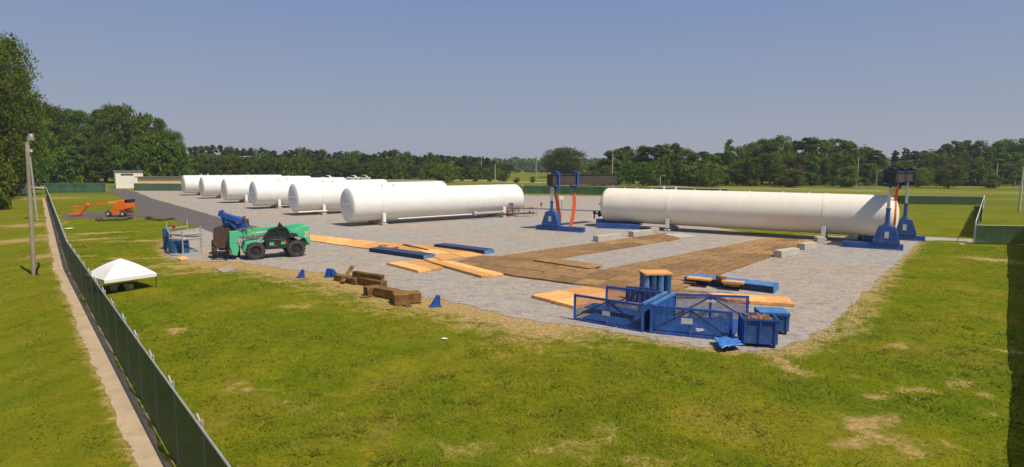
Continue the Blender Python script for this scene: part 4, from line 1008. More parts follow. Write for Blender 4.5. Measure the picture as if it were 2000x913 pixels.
    for y in (-.7, .7, -.25, .25): ca.box((3.50, y, 1.05), (.08,.1,.75))
    ca.build('fork_carriage', M['black'], t)
    for y in (-.45, .45):
        fk = MB(); fk.box((3.60, y, .75), (.06,.14,1.2)); fk.box((4.17, y, .16), (1.15,.14,.05)); fk.build('fork', M['black'], t)
    ax = MB(); ax.cyl((wb/2, -1, .7), (wb/2, 1, .7), .16, .16, 10); ax.cyl((-wb/2, -1, .7), (-wb/2, 1, .7), .16, .16, 10); ax.build('axle', M['black'], t)
    return t
telehandler()
# blue boom machine behind it
def blue_machine():
    base = P(441,499); t = thing('boom_tractor', 'blue boom machine with raised jib and muddy bucket, half hidden behind the green telehandler', 'loader', base, R(-62))
    for x in (1.35, -1.35):
        for y in (.85, -.85): wheel(t, x, y, .58, .36)
    b = MB(); b.box((0,0,.95), (3.6,1.1,.55)); b.build('chassis', M['navy'], t, bevel=.05)
    c = MB(); c.prism([Vector(v) for v in [(-1.7,-.6,1.2),(.1,-.6,1.2),(.0,-.6,2.3),(-.5,-.6,2.5),(-1.6,-.6,2.2)]], (0,1,0), 1.2); c.build('engine_hood', M['royal'], t, bevel=.06)
    
    return t
bm_ = blue_machine()
def blue_jib():
    base = P(470,470); t = bm_
    Q = lambda px, py: None
    Yd = 47.5
    def W(px, py):   # point at the depth of the machine
        d_ = ray(px, py); k = Yd/d_.y; return Vector((d_.x*k, Yd, CAMH+d_.z*k))
    m_ = MB(); m_.bar(W(429,418), W(474,432), .5, .34); m_.bar(W(431,412), W(446,436), .34, .3); m_.bar(W(437,418), W(462,445), .3, .22); m_.build('boom', M['royal'], t, True)
    bk = MB(); bk.prism([W(416,446), W(430,441), W(449,441), W(450,486), W(424,487), W(415,478)], (0,1,0), 1.1); bk.build('bucket', M['rust'], t, True, bevel=.06)
    h = MB(); h.prism([W(455,424), W(476,430), W(478,446), W(458,448)], (0,1,0), .9); h.prism([W(429,416), W(445,421), W(448,446), W(436,440)], (0,1,0), .3); h.build('hood', M['royal'], t, True)
    k = MB(); k.bar(W(474,428), W(484,434), .12, .2); k.bar(W(483,430), W(486,440), .1, .1); k.bar(W(474,424), W(480,424), .08, .1); k.build('bracket', M['rust'], t, True)
    p = MB(); p.bar(W(464,435), W(469,435.5), .02, .12); p.prism([W(461,434), W(467,434.5), W(467,437), W(461,436.5)], (0,-1,0), .05); p.build('name_plate', M['plate'], t, True)
blue_jib()

# ------------------------------------------------------------------ orange boom lift
def boom_lift():
    Yd = P(228,424).y
    t = thing('boom_lift', 'orange articulated boom lift with its basket lowered on the side road', 'boom lift', P(228,424))
    def W(px, py, dy=0.0):
        d_ = ray(px, py); k = (Yd+dy)/d_.y; return Vector((d_.x*k, Yd+dy, CAMH+d_.z*k))
    c = MB(); c.prism([W(209,419), W(211,411), W(224,410), W(231,412), W(243,413), W(244,419)], (0,1,0), 2.0); c.build('chassis', M['orange'], t, True)
    tt = MB(); tt.prism([W(220,409), W(221,400), W(232,393), W(248,391), W(249,407), W(240,411), W(225,411)], (0,1,0), 1.7); tt.build('turntable', M['orange'], t, True)
    cw = MB(); cw.prism([W(243,391), W(249,390), W(249,396), W(244,397)], (0,1,0), 1.7); cw.build('counterweight', M['black'], t, True)
    for px, dy in ((212,-.25),(240,-.25),(215,1.9),(243,1.9)):
        q = W(px, 419.5, dy); w = MB(); r = .46
        w.lathe((q.x, q.y, r+.02), (0,1,0), [(-.16,.2),(-.16,r*.85),(0,r),(.16,r*.85),(.16,.2)], 20); ty = w.build('wheel', M['rubber'], t, True)
        h = MB(); h.cyl((q.x, q.y-.14, r+.02), (q.x, q.y+.14, r+.02), .2, .2, 12); h.build('rim', M['plate'], ty).location = -Vector(t.location) if False else (0,0,0)
        # rim mesh is in world coordinates: shift under the thing
        rim = ty.children[0]; rim.location = (-t.location.x, -t.location.y, -t.location.z)
    b1 = MB(); b1.bar(W(246,393,.8), W(212,396.5,.8), .38, .38); b1.build('upper_boom', M['amber'], t, True)
    b2 = MB(); b2.bar(W(214,396,.8), W(172,400.5,.8), .24, .26); b2.build('lower_boom', M['orange'], t, True)
    b3 = MB(); b3.bar(W(173,399,.8), W(169,402,.8), .4, .4); b3.bar(W(170,400,.8), W(156,419,.8), .26, .26); b3.bar(W(165,403,.8), W(155,414,.8), .1, .1); b3.build('jib', M['orange'], t, True)
    bs = MB(); a0 = W(136,421,.0); a1 = W(147,421,.0); wdt = Vector((0,1.6,0)); up = Vector((0,0,1)); hh = 1.25
    cs = [a0, a1, a1+wdt, a0+wdt]
    for p in cs: bs.bar(p, p+up*hh, .05, .05)
    for z in (.1, .65, hh):
        for p, q in zip(cs, cs[1:]+cs[:1]): bs.bar(p+up*z, q+up*z, .05, .05)
    bs.build('basket', M['orange'], t, True)
    fl = MB(); fl.prism([p+up*.05 for p in cs], (0,0,1), .2); fl.bar(a1+wdt*.5+up*.3, W(157,419,.8), .2, .3); fl.build('basket_floor', M['orange'], t, True)
boom_lift()

# ------------------------------------------------------------------ canopy
def canopy():
    c = P(239,566); t = thing('pop_up_canopy', 'white pop up canopy with a peaked roof standing inside the left fence', 'canopy', c, R(54))
    s = 1.42; ze = .98; zp = 1.95; n = 4
    cr = [Vector((s,s,ze)), Vector((-s,s,ze)), Vector((-s,-s,ze)), Vector((s,-s,ze))]; m_ = MB(); top = Vector((0,0,zp))
    K = 6
    for i in range(4):
        a, b = cr[i], cr[(i+1) % 4]; prev = None
        for k in range(K+1):
            t_ = k/K; row_ = []
            for j in range(K+1):
                u = j/K; p = a.lerp(b, u).lerp(top, t_); sag = .09*math.sin(math.pi*t_); p = p+Vector((0,0,sag)) - Vector((0,0,.05*math.sin(math.pi*u)*(1-t_)))
                row_.append(p)
            if prev:
                for j in range(K): m_.poly([prev[j], prev[j+1], row_[j+1], row_[j]])
            prev = row_
    m_.build('roof_cloth', M['whiteflat'], t)
    v = MB()
    for i in range(4):
        a, b = cr[i], cr[(i+1) % 4]; v.poly([a, b, b-Vector((0,0,.2)), a-Vector((0,0,.2))])
    v.build('valance', M['whiteflat'], t)
    for p in cr:
        l = MB(); l.bar((p.x*.97, p.y*.97, 0), (p.x*.97, p.y*.97, ze-.02), .035, .035); l.build('leg', M['black'], t)
    f = MB(); 
    for i in range(4):
        a, b = cr[i]*.97, cr[(i+1) % 4]*.97; a.z = ze-.25; b.z = ze-.03; f.bar(a, (a+b)/2+Vector((0,0,.1)), .03, .03); f.bar(b, (a+b)/2-Vector((0,0,.1)), .03, .03)
    f.build('truss', M['black'], t)
    for k, (dx, dy, lab) in enumerate(((-.25,-.3,'left small white box on the grass under the canopy'), (.45,-.1,'right small white box on the grass under the canopy'))):
        b = MB(); b.box((0,0,.16), (.42,.3,.3)); b.box((0,0,.33), (.46,.34,.05)); o = b.build('supply_box', M['plate'], bevel=.02); o.location = c+Vector((dx,dy,.0)); tag(o, lab, 'box', 'boxes under the canopy')
    m2 = MB(); m2.box((0,0,.12), (.5,.4,.24)); m2.cyl((0,0,.24),(0,0,.4),.12,.1,8); o = m2.build('equipment_case', M['black'], bevel=.02); o.location = c+Vector((.1,-.2,0)); tag(o, 'dark equipment case between the white boxes under the canopy', 'case')
canopy()

# ------------------------------------------------------------------ drum skid
def drum(label, p, r, h):
    t = MB(); t.lathe(p, (0,0,1), [(0,.001),(0,r),(h*.32,r),(h*.34,r+.02),(h*.36,r),(h*.64,r),(h*.66,r+.02),(h*.68,r),(h,r),(h,r-.04),(h-.03,r-.04),(h-.03,.001)], 24)
    o = t.build('vertical_vessel', M['drum']); tag(o, label, 'vessel', 'blue vessels in the pipe rack')
drum('leftmost tall blue vessel in the grey pipe rack', P(328,487), .34, 1.85); drum('middle broad blue vessel in the grey pipe rack', P(343,496), .52, 1.15); drum('right blue vessel in the grey pipe rack', P(361,496), .36, 1.15)
def rack():
    c = P(362,492); t = thing('pipe_rack', 'grey steel pipe rack with four posts standing round the blue vessels', 'pipe rack', c)
    q = [(334,497), (358,499), (394,495), (368,478), (328,484)]
    for (a, b) in q:
        p = P(a, b); m_ = MB(); m_.cyl(p, p+Vector((0,0,2.35 if b < 498 else 2.1)), .06, .06, 8); m_.build('post', M['steel'], t, True)
    m_ = MB()
    for z in (1.35, 1.75):
        for a, b in (((334,497),(358,499)), ((358,499),(394,495)), ((328,484),(368,478)), ((334,497),(328,484))): m_.cyl(P(*a)+Vector((0,0,z)), P(*b)+Vector((0,0,z)), .08, .08, 8)
    m_.cyl(P(345,489)+Vector((0,0,1.4)), P(394,493)+Vector((0,0,1.4)), .13, .13, 10); m_.build('pipe', M['steel'], t, True)
    d = MB(); d.prism([P(334,489)+Vector((0,0,1.45)), P(358,491)+Vector((0,0,1.45)), P(390,491)+Vector((0,0,1.45)), P(365,481)+Vector((0,0,1.45)), P(330,484)+Vector((0,0,1.45))], (0,0,1), .04); d.build('grating', M['steel'], t, True)
    b = MB(); b.prism([P(333,500), P(360,503), P(396,498), P(372,482), P(326,487)], (0,0,1), .09); b.build('base_skid', M['steel'], t, True)
    r = MB(); p = P(342,484)+Vector((0,0,1.8)); r.cyl(p, p+Vector((0,0,.25)), .14, .1, 8); r.cyl(p+Vector((0,0,.25)), p+Vector((0,0,.32)), .28, .28, 12); r.build('valve', M['redmetal'], t, True)
rack()
def board(label, pxs, mat, h=.08, z=.02):
    q = [P(*p) for p in pxs]; c = sum(q, Vector())/4; m_ = MB(); m_.prism([p-c for p in q], (0,0,1), h); o = m_.build('plywood_board', M[mat], smooth=False); o.location = (c.x, c.y, z); tag(o, label, 'board')
board('small tan board lying on the grass in front of the telehandler', [(424,531),(452,522),(463,529),(436,537)], 'track', .14, .03)
board('small yellow board on the ground in front of the pipe rack', [(344,505),(358,502),(370,506),(354,510)], 'matnew', .06, .02)
# black rolled silt socks
def sock(label, pts, r, seed):
    rnd = random.Random(seed); m_ = MB()
    for k in range(3):
        g0 = [P(a, b) for a, b in pts]; q = []
        for a, b in zip(g0[:-1], g0[1:]):
            for t in range(5): q.append(a.lerp(b, t/5)+Vector((rnd.uniform(-.12,.12), rnd.uniform(-.55,.55)+(k-1)*.5, r*(.6+rnd.random()*1.2))))
        m_.tube(q, r, 8)
    o = m_.build('silt_sock', M['rubber']); tag(o, label, 'hose', 'black hoses on the lawn edge')
sock('black hose coils heaped on the lawn in front of the boom lift', [(190,430),(205,432),(222,430),(240,431),(258,427)], .10, 1)
sock('black hose lying by the road edge right of the boom lift', [(284,426),(300,430),(320,431),(340,428)], .09, 2)

# ------------------------------------------------------------------ poles
def pole(px, yb, yt, r=.13, label='', kind='plain', mat='pole', name='utility_pole', cat='pole', tilt=0.0, group=None):
    p = P(px, yb); h = hz(p, yt); t = thing(name, label, cat, p, 0, group)
    m_ = MB(); m_.cyl((0,0,0), (tilt,0,h), r*1.15, r*.8, 10); m_.build('shaft', M[mat], t)
    if kind == 'lamp':
        l = MB(); l.bar((tilt,0,h-.3), (tilt+1.1,0,h+.05), .06, .06); l.build('arm', M['steel'], t); l = MB(); l.box((tilt+1.3,0,h+.02), (.7,.3,.16)); l.build('lamp_head', M['plate'], t)
    if kind == 'twin':
        l = MB(); l.bar((-1.2,0,h), (1.2,0,h), .08, .08); l.build('arm', M['steel'], t)
        for s in (-1, 1): MB().box((s*1.3,0,h+.12), (.95,.4,.3)).build('lamp_head', M['plate'], t)
    if kind == 'cross':
        l = MB(); l.bar((-1.1,0,h-.5), (1.1,0,h-.5), .1, .12)
        for x in (-1,-.4,.4,1): l.cyl((x,0,h-.44), (x,0,h-.2), .05, .05, 6)
        l.build('cross_arm', M['pole'], t)
    if kind == 'flood':
        for z in (.6, 1.5):
            l = MB(); l.bar((-1.5,0,h-z), (1.5,0,h-z), .1, .1); l.build('arm', M['steel'], t)
            for x in (-1.2,-.4,.4,1.2): MB().box((x,-.2,h-z+.25), (.45,.25,.4)).build('lamp_head', M['plate'], t)
    return t
# the two leaning near poles at the left
p1 = P(67,540); h1 = hz(p1, 278)
t = thing('utility_pole', 'tall weathered wooden pole standing on the left grass outside the fence', 'pole', p1)
tx = at(52, p1.y, h1).x-p1.x
MB().cyl((0,0,0), (tx,0,h1), .145, .10, 12).build('shaft', M['pole'], t)
MB().tube([(.18,-.05,0), (.25,-.05,.5), (.45,-.05,.75), (.38,-.05,.95)], .07, 8).build('cable_guard', M['black'], t)
p2 = P(73,432); h2 = hz(p2, 268)
t = thing('lamp_pole', 'thinner grey lamp pole just right of the wooden pole at the left', 'lamp pole', p2)
MB().cyl((0,0,0), (-.3,0,h2), .13, .09, 10).build('shaft', M['steel'], t)
m_ = MB(); m_.bar((-.3,0,h2-.4), (.2,0,h2+.1), .06, .06); m_.build('arm', M['steel'], t)
m_ = MB(); m_.box((.15,0,h2-.05), (.5,.5,.9)); m_.build('lamp_head', M['steel'], t, bevel=.08)
m_ = MB(); m_.cyl((.1,-.15,h2-1.95), (.1,-.15,h2-1.6), .16, .16, 10); m_.build('meter_box', M['plate'], t)
g = 'thin poles in front of the far trees'
for (px, yb, yt, r, lab, kind) in [
    (187,353,304,.14,'slim pole in front of the left woods, left of the white block building','plain'),
    (295,352,310,.12,'thin pole in front of the left woods above the low tan building','plain'),
    (398,347,307,.14,'pole with two floodlights above the second farthest tank','twin'),
    (450,345,302,.12,'taller thin pole of a close pair above the third tank','plain'),
    (457,345,313,.12,'shorter thin pole of a close pair above the third tank','plain'),
    (502,346,306,.13,'thin pole above the fourth tank, right of the close pair','plain'),
    (566,346,306,.13,'thin pole with a small box above the second nearest tank','cross'),
    (656,347,322,.14,'thin pole below the bright floodlight above the nearest tank','lamp'),
    (699,347,304,.12,'thin plain pole above the middle of the nearest tank','plain'),
    (760,345,300,.12,'thin tall pole in the trees above the nearest tank','plain'),
    (842,350,327,.13,'short pole left of the dark field tree above the tank end','plain'),
    (882,345,297,.14,'pole with a cross arm rising above the far trees','cross'),
    (940,350,308,.13,'thin pole above the right end of the nearest tank','plain'),
    (967,351,322,.16,'bright short pole right of the nearest tank end','plain'),
    (1047,350,304,.16,'floodlight mast in the gap left of the big round tree','flood'),
    (1462,363,307,.13,'thin pole before the right woods above the middle of the big tank','plain'),
    (1512,360,345,.12,'short pale pole before the right woods above the big tank','plain'),
    (1673,366,307,.13,'thin pole before the right woods left of the right gantry','plain'),
    (1711,367,334,.11,'short thin lamp pole just left of the right gantry','lamp'),
    (1944,368,318,.13,'thin pole before the woods above the right lawn corner','plain'),
    (1990,414,325,.14,'pole at the far right on the open lawn','plain'),
    (1289,366,343,.12,'short pole with a light arm above the big tank nozzles','lamp'),
    (1195,372,300,.10,'thin bare pole behind the left end of the big tank','plain')]:
    pole(px, yb, yt, r*1.35, lab, kind, 'polelight' if kind in ('plain', 'cross') else 'steel', 'utility_pole' if kind in ('plain', 'cross') else 'lamp_pole', 'pole' if kind in ('plain', 'cross') else 'lamp pole', 0, g)
# small yard posts
t = thing('marker_post', 'short yellow post at the gravel edge in front of the farthest tanks', 'bollard', P(324,394)); MB().cyl((0,0,0),(0,0,1.1),.14,.14,10).build('shaft', M['yellow'], t); MB().lathe((0,0,1.1),(0,0,1),ell_head(.08,.14,4),10).build('cap', M['yellow'], t)
t = thing('control_box', 'small white box on a thin post behind the orange slings', 'control box', P(1097,425)); MB().cyl((0,0,0),(0,0,3.0),.06,.06,8).build('shaft', M['steel'], t); MB().box((-.1,-.1,2.9),(.6,.3,.5)).build('cabinet', M['whiteflat'], t, bevel=.03)
t = thing('marker_post', 'thin post with a round grey plate before the back fence left of the gantry', 'post', P(1020,380)); MB().cyl((0,0,0),(0,0,2.6),.05,.05,8).build('shaft', M['yellow'], t); MB().cyl((0,-.06,2.3),(0,.0,2.3),.2,.2,10).build('plate', M['plate'], t)
t = thing('fire_extinguisher_stand', 'small red extinguisher on a stand between the row tank and the left gantry', 'extinguisher', P(1057,412)); MB().cyl((0,0,0),(0,0,.9),.04,.04,8).build('stand', M['steel'], t); MB().lathe((0,0,.8),(0,0,1),[(0,.001),(0,.16),(.55,.16),(.65,.06),(.75,.05)],12).build('cylinder', M['redmetal'], t)

# ------------------------------------------------------------------ buildings
def blockhouse():
    a = P(227,368.5); dd = Vector((.79, .61, 0)); b = a+dd*5
    for _ in range(40): b = b+dd*(281-px_of(b)[0])*.1
    d = (b-a); L = d.length; rz = math.atan2(d.y, d.x); h = hz(a, 335.5)
    t = thing('block_building', 'small cream block building with a flat grey roof at the end of the asphalt road', 'building', a, rz)
    D = 6.0
    MB().box((L/2, D/2, h/2), (L, D, h)).build('wall', M['stucco'], t)
    MB().box((L/2, D/2, h+.12), (L+.7, D+.7, .24)).build('roof', M['roof'], t)
    dr = MB().box((L*.42, -.03, h*.38), (L*.30, .06, h*.76)).build('door', M['whiteflat'], t)
    MB().box((L*.42, -.09, h*.82), (L*.44, .06, .5)).build('signboard', M['rust'], t)
    MB().box((L*.55, -.1, h*.36), (.1,.06,.3)).build('handle', M['black'], dr)
blockhouse()
def tanbuilding():
    a = P(268,369); b = at(400, a.y+2); d = b-a; L = d.length; rz = math.atan2(d.y, d.x); h = hz(a, 347)
    t = thing('low_building', 'long low tan building with a thin flat roof behind the farthest tank', 'building', a, rz)
    MB().box((L/2, 2, h/2), (L, 3, h)).build('wall', M['tanwall'], t); MB().box((L/2, 2, h+.12), (L+1, 4, .25)).build('roof', M['roof'], t)
    MB().box((L/2, .42, h*.8), (L-.5, .12, .25)).build('trim', M['stucco'], t)
tanbuilding()
def house(px, yb, yt, wpx, label, mat, roofm, D=8):
    a = P(px-wpx/2, yb); b = P(px+wpx/2, yb); L = (b-a).length; h = hz(a, yt)*.7; H = hz(a, yt)
    t = thing('small_building', label, 'building', (a+b)/2)
    MB().box((0, D/2, h/2), (L, D, h)).build('wall', M[mat], t)
    r = MB(); r.prism([Vector((-L/2-.3, -.3, h)), Vector((-L/2-.3, D+.3, h)), Vector((-L/2-.3, D/2, H))], (1,0,0), L+.6); r.build('roof', M[roofm], t)
    for s in (-.28, .28): MB().box((L*s, -.03, h*.5), (L*.16, .06, h*.35)).build('window', M['glass'], t)
    MB().box((0, -.03, h*.38), (L*.13, .06, h*.76)).build('door', M['roof'], t)
house(327, 351, 338, 14, 'small pale house among the trees above the tan building', 'whiteflat', 'roof')
# picnic shelters above the tanks
for k, (px, lab) in enumerate([(361,'left flat shelter roof above the farthest tank'),(377,'right flat shelter roof above the farthest tank'),(431,'flat shelter roof left of the pole pair above the third tank'),(445,'flat shelter roof just below the pole pair above the third tank'),(459,'flat shelter roof right of the pole pair above the third tank')]):
    p = P(px, 348); h = hz(p, 337.5); t = thing('open_shelter', lab, 'shelter', p, 0, 'flat roofed shelters beyond the tanks')
    MB().lathe((0,0,h-.6), (0,0,1), [(0,1.9),(.1,1.95),(.6,.1),(.6,.001)], 4).build('roof', M['path'], t)
    for sx in (-1, 1):
        for sy in (-1, 1): MB().bar((sx*1.1, sy*1.1, 0), (sx*1.1, sy*1.1, h-.5), .12, .12).build('post', M['pole'], t)
# vehicles far left
def car(px, yb, rz, label, mat, name='parked_car', cat='car', s=1.0, pickup=False):
    t = thing(name, label, cat, P(px, yb), rz)
    pf = [(-2.2,.35),(2.2,.35),(2.25,.8),(1.2,.95),(.6,1.45),(-1.0,1.5),(-1.9,.98),(-2.25,.9)] if not pickup else [(-2.6,.4),(2.4,.4),(2.45,1.0),(1.3,1.1),(.8,1.75),(-.6,1.78),(-.8,1.1),(-2.6,1.05)]
    MB().prism([Vector((x*s, -.85*s, z*s)) for x, z in pf], (0,1,0), 1.7*s).build('body', M[mat], t, bevel=.06)
    wn_ = MB(); pts = [(x, z) for x, z in pf if z > .96]
    zt = max(z for _, z in pf); wn_.prism([Vector((x*s, -.87*s, z*s)) for x, z in ((-.9, 1.0), (1.0, 1.0), (.55, zt-.1), (-.6 if pickup else -.95, zt-.1))], (0,1,0), 1.74*s); wn_.build('window', M['glass'], t)
    for x in (-1.4, 1.4):
        for y in (-.8, .8): w = MB(); w.cyl((x*s, (y-.1)*s, .34*s), (x*s, (y+.1)*s, .34*s), .34*s, .34*s, 16); w.build('wheel', M['rubber'], t)
car(34, 357, R(10), 'white pickup parked under the trees behind the left poles', 'whiteflat', 'parked_pickup', 'pickup', 1.15, True)
def tractor():
    t = thing('garden_tractor', 'dark red tractor parked left of the far end of the green fence', 'tractor', P(68,365), R(160))
    MB().prism([Vector(v) for v in [(-.2,-.4,.7),(1.6,-.4,.6),(1.6,-.4,1.25),(.0,-.4,1.4)]], (0,1,0), .8).build('hood', M['red'], t, bevel=.05)
    MB().prism([Vector(v) for v in [(-1.3,-.5,.8),(-.2,-.5,.8),(-.4,-.5,1.2),(-1.2,-.5,1.7)]], (0,1,0), 1.0).build('seat', M['black'], t)
    for x, r in ((-.8,.75),(1.2,.45)):
        for y in (-.65,.65): MB().cyl((x, y-.15, r), (x, y+.15, r), r, r, 18).build('wheel', M['rubber'], t)
    MB().tube([(-1.2,-.5,1.5),(-1.2,-.5,2.3),(-1.2,.5,2.3),(-1.2,.5,1.5)], .05, 6).build('roll_bar', M['black'], t)
tractor()
def gatehouse():
    a, b = P(22,377), P(46,377); t = thing('slatted_shed', 'grey slatted bin enclosure under the left trees behind the poles', 'enclosure', (a+b)/2)
    L = (b-a).length; h = hz(a, 357)
    for k in range(14): MB().box((-L/2+L*k/13, 0, h/2), (L/13*.75, .08, h)).build('slat', M['plate'], t)
    MB().box((0, .1, h*.85), (L, .1, .15)).build('rail', M['steel'], t); MB().box((0, .1, h*.2), (L, .1, .15)).build('rail', M['steel'], t)
    MB().box((0, 2, h/2), (L, .1, h)).build('back_panel', M['roof'], t)
gatehouse()
def table(px, lab):
    t = thing('picnic_table', lab, 'picnic table', P(px, 355), 0, 'picnic tables before the left woods')
    MB().box((0,0,1.1), (5.5,1.6,.12)).build('tabletop', M['concrete'], t)
    for s in (-1, 1): MB().box((0, s*1.5, .6), (5.5,.5,.1)).build('bench', M['concrete'], t); MB().box((s*2, 0, .55), (.15, 1.6, 1.1)).build('leg', M['roof'], t)
table(130, 'left picnic table before the woods behind the green fence'); table(155, 'right picnic table before the woods behind the green fence')

# ------------------------------------------------------------------ trees
def crown_mesh(name, R0, H0_, zb, nclump, nleaf, leaf, seed, kind, mat):
    rg = np.random.default_rng(seed); V = []; 
    C = []
    for i in range(nclump):
        if kind == 'round':
            u = rg.random(); z = zb+(H0_-zb)*u; prof = math.sqrt(max(0.0, 1-(2*u**0.9-1)**2))*.82+.18
            r = R0*prof*(rg.random()**.4)*.92; a = rg.random()*math.tau; C.append((r*math.cos(a), r*math.sin(a), z, R0*(.20+.16*rg.random())))
        elif kind == 'tall':
            u = rg.random(); z = zb+(H0_-zb)*u; prof = (1-u)**.45*(.55+.45*min(1, u*5)); r = R0*prof*(rg.random()**.45); a = rg.random()*math.tau
            C.append((r*math.cos(a), r*math.sin(a), z, R0*(.20+.13*rg.random())))
        else:  # pine
            u = rg.random()**.8; z = zb+(H0_-zb)*u; prof = (1-u)**.6*.9+.12; r = R0*prof*(rg.random()**.5); a = rg.random()*math.tau
            C.append((r*math.cos(a), r*math.sin(a), z, R0*(.15+.12*rg.random())))
    C = np.array(C); n = nclump*nleaf; ci = np.repeat(np.arange(nclump), nleaf)
    d = rg.normal(size=(n, 3)); d /= np.linalg.norm(d, axis=1)[:, None]; rr = rg.random(n)**.45
    flat = np.array([1.15, 1.15, .7 if kind != 'pine' else .5])
    pos = C[ci, :3]+d*flat*(rr*C[ci, 3])[:, None]; pos[:, 2] = np.maximum(pos[:, 2], .15)
    nm = d*.7+rg.normal(size=(n, 3))*.6+np.array([0, 0, .35]); nm /= np.linalg.norm(nm, axis=1)[:, None]
    t1 = np.cross(nm, rg.normal(size=(n, 3))); t1 /= np.linalg.norm(t1, axis=1)[:, None]; t2 = np.cross(nm, t1)
    s = leaf*(.6+.8*rg.random(n))[:, None]
    Q = np.stack([pos-t1*s*.5, pos+t2*s*.32, pos+t1*s*.5, pos-t2*s*.32], 1).reshape(-1, 3)
    me = bpy.data.meshes.new(name); me.vertices.add(n*4); me.vertices.foreach_set('co', Q.ravel())
    me.loops.add(n*4); me.loops.foreach_set('vertex_index', np.arange(n*4)); me.polygons.add(n); me.polygons.foreach_set('loop_start', np.arange(n)*4); me.update(calc_edges=True)
    me.materials.append(mat); return me, C
def trunk_mesh(name, H_, r, C, seed, nl=7):
    mb = MB(); rnd = random.Random(seed); pts = [Vector((0,0,-.2))]; k = 6
    for i in range(1, k+1): pts.append(Vector((rnd.uniform(-.2,.2), rnd.uniform(-.2,.2), H_*.85*i/k)))
    for i in range(k): mb.cyl(pts[i], pts[i+1], r*(1-i/k*.8), r*(1-(i+1)/k*.8), 8, False)
    for i in range(min(nl, len(C))):
        c = C[rnd.randrange(len(C))]; s = pts[rnd.randrange(2, k)]
        if c[2] < s.z: s = pts[1]
        mb.cyl(s, Vector(c[:3]), r*.35, r*.08, 6, False)
    me = bpy.data.meshes.new(name); me.from_pydata([tuple(v) for v in mb.v], [], mb.f); me.polygons.foreach_set('use_smooth', [True]*len(me.polygons)); me.materials.append(M['bark']); return me
PROTO = {}
def proto(key, R0, H_, zb, nc, nl, leaf, kind, mat, seed, tr_):
    cm, C = crown_mesh('crown', R0, H_, zb, nc, nl, leaf, seed, kind, M[mat]); tm = trunk_mesh('trunk', H_, tr_, C, seed); PROTO[key] = (cm, tm, R0, H_)
for s in range(4):
    proto(('round', s), 1.0*6, 14, 2.0, 75, 70, .62, 'round', 'leafA', 20+s, .35)
    proto(('tall', s), 4.6, 16, 1.5, 80, 64, .60, 'tall', 'leafA', 30+s, .3)
    proto(('pine', s), 4.0, 17, 6.0, 60, 60, .55, 'pine', 'leafB', 40+s, .3)
    proto(('under', s), 4.2, 7, .2, 55, 55, .55, 'round', 'leafA' if s % 2 else 'leafC', 50+s, .2)
for s in range(2):
    proto(('bush', s), 3.0, 5.0, .5, 60, 70, .34, 'round', 'leafC', 60+s, .18)
    proto(('field', s), 4.4, 8, 1.0, 70, 75, .42, 'round', 'leafC', 65+s, .22)
    proto(('big', s), 8.0, 26, 3.0, 190, 110, .50, 'tall' if s else 'round', 'leafA', 70+s, .55)
proto(('dome', 0), 8.0, 15, 2.2, 190, 95, .50, 'round', 'leafA', 91, .55)
proto(('dome', 1), 8.0, 15, 2.2, 190, 95, .50, 'round', 'leafA', 92, .55)
def tree(px, yb, yt, wpx, kind, label, cat='tree', group=None, rnd=random, name=None):
    key = (kind, rnd.randrange(4 if kind in ('round', 'tall', 'pine', 'under') else 2)) if not isinstance(kind, tuple) else kind
    cm, tm, R0, Hh = PROTO[key]; p = P(px, yb); h = hz(p, yt); w = wpx*p.y/F/2
    nm = name or {'pine': 'pine_tree', 'under': 'young_tree', 'bush': 'shrub'}.get(key[0], 'leafy_tree')
    t = thing(nm, label, cat, (p.x, p.y, -.02), rnd.uniform(0, 6.28), group); t.scale = (w/R0, w/R0, h/Hh)
    a = bpy.data.objects.new('trunk', tm); b = bpy.data.objects.new('crown', cm)
    for o in (a, b): col.objects.link(o); o.parent = t
    return t
def interp(pts, x):
    for (x0, y0), (x1, y1) in zip(pts[:-1], pts[1:]):
        if x0 <= x <= x1: return y0+(y1-y0)*(x-x0)/(x1-x0)
    return pts[0][1] if x < pts[0][0] else pts[-1][1]
rt = random.Random(99)
LM = [(0,'the left poles'),(100,'the boom lift'),(187,'the slim left pole'),(250,'the block building'),(300,'the tan building'),(352,'the farthest tank'),(398,'the twin floodlight pole'),(430,'the third tank'),
      (454,'the close pole pair'),(502,'the fourth tank pole'),(540,'the fourth tank'),(566,'the second nearest tank, left end'),(600,'the second nearest tank'),(630,'the second nearest tank, middle'),(656,'the bright floodlight'),(699,'the nearest tank plain pole'),
      (730,'the nearest tank left half'),(760,'the nearest tank tall pole'),(800,'the nearest tank, middle'),(842,'the field tree'),(882,'the far cross arm pole'),(910,'the nearest tank, right half'),(940,'the nearest tank right part'),(967,'the bright short pole'),(1000,'the nearest tank right end'),
      (1047,'the floodlight mast'),(1085,'the left gantry tower'),(1130,'the left gantry beam'),(1180,'the big tank left end'),(1225,'the big tank first studs'),(1289,'the big tank nozzles'),(1340,'the big tank left leg'),(1400,'the big tank left third'),(1462,'the big tank middle pole'),(1512,'the short pale pole'),
      (1560,'the big tank right half'),(1600,'the big tank right leg'),(1640,'the broad shrub'),(1673,'the right gantry plain pole'),(1711,'the right gantry lamp pole'),(1750,'the right gantry'),(1800,'the right lawn left part'),(1850,'the right lawn middle'),(1900,'the right lawn corner'),(1944,'the lawn corner pole'),(1990,'the far right pole')]
USED = {}
def tlabel(desc, px, where):
    lm = min(LM, key=lambda l: abs(l[0]-px)); dx = px-lm[0]
    side_ = 'directly above' if abs(dx) < 7 else ('just left of' if dx < 0 else 'just right of')
    if abs(dx) > 16: side_ = 'well left of' if dx < 0 else 'well right of'
    return ' '.join(f'{desc} {where}, {side_} {lm[1]}'.split()[:16])
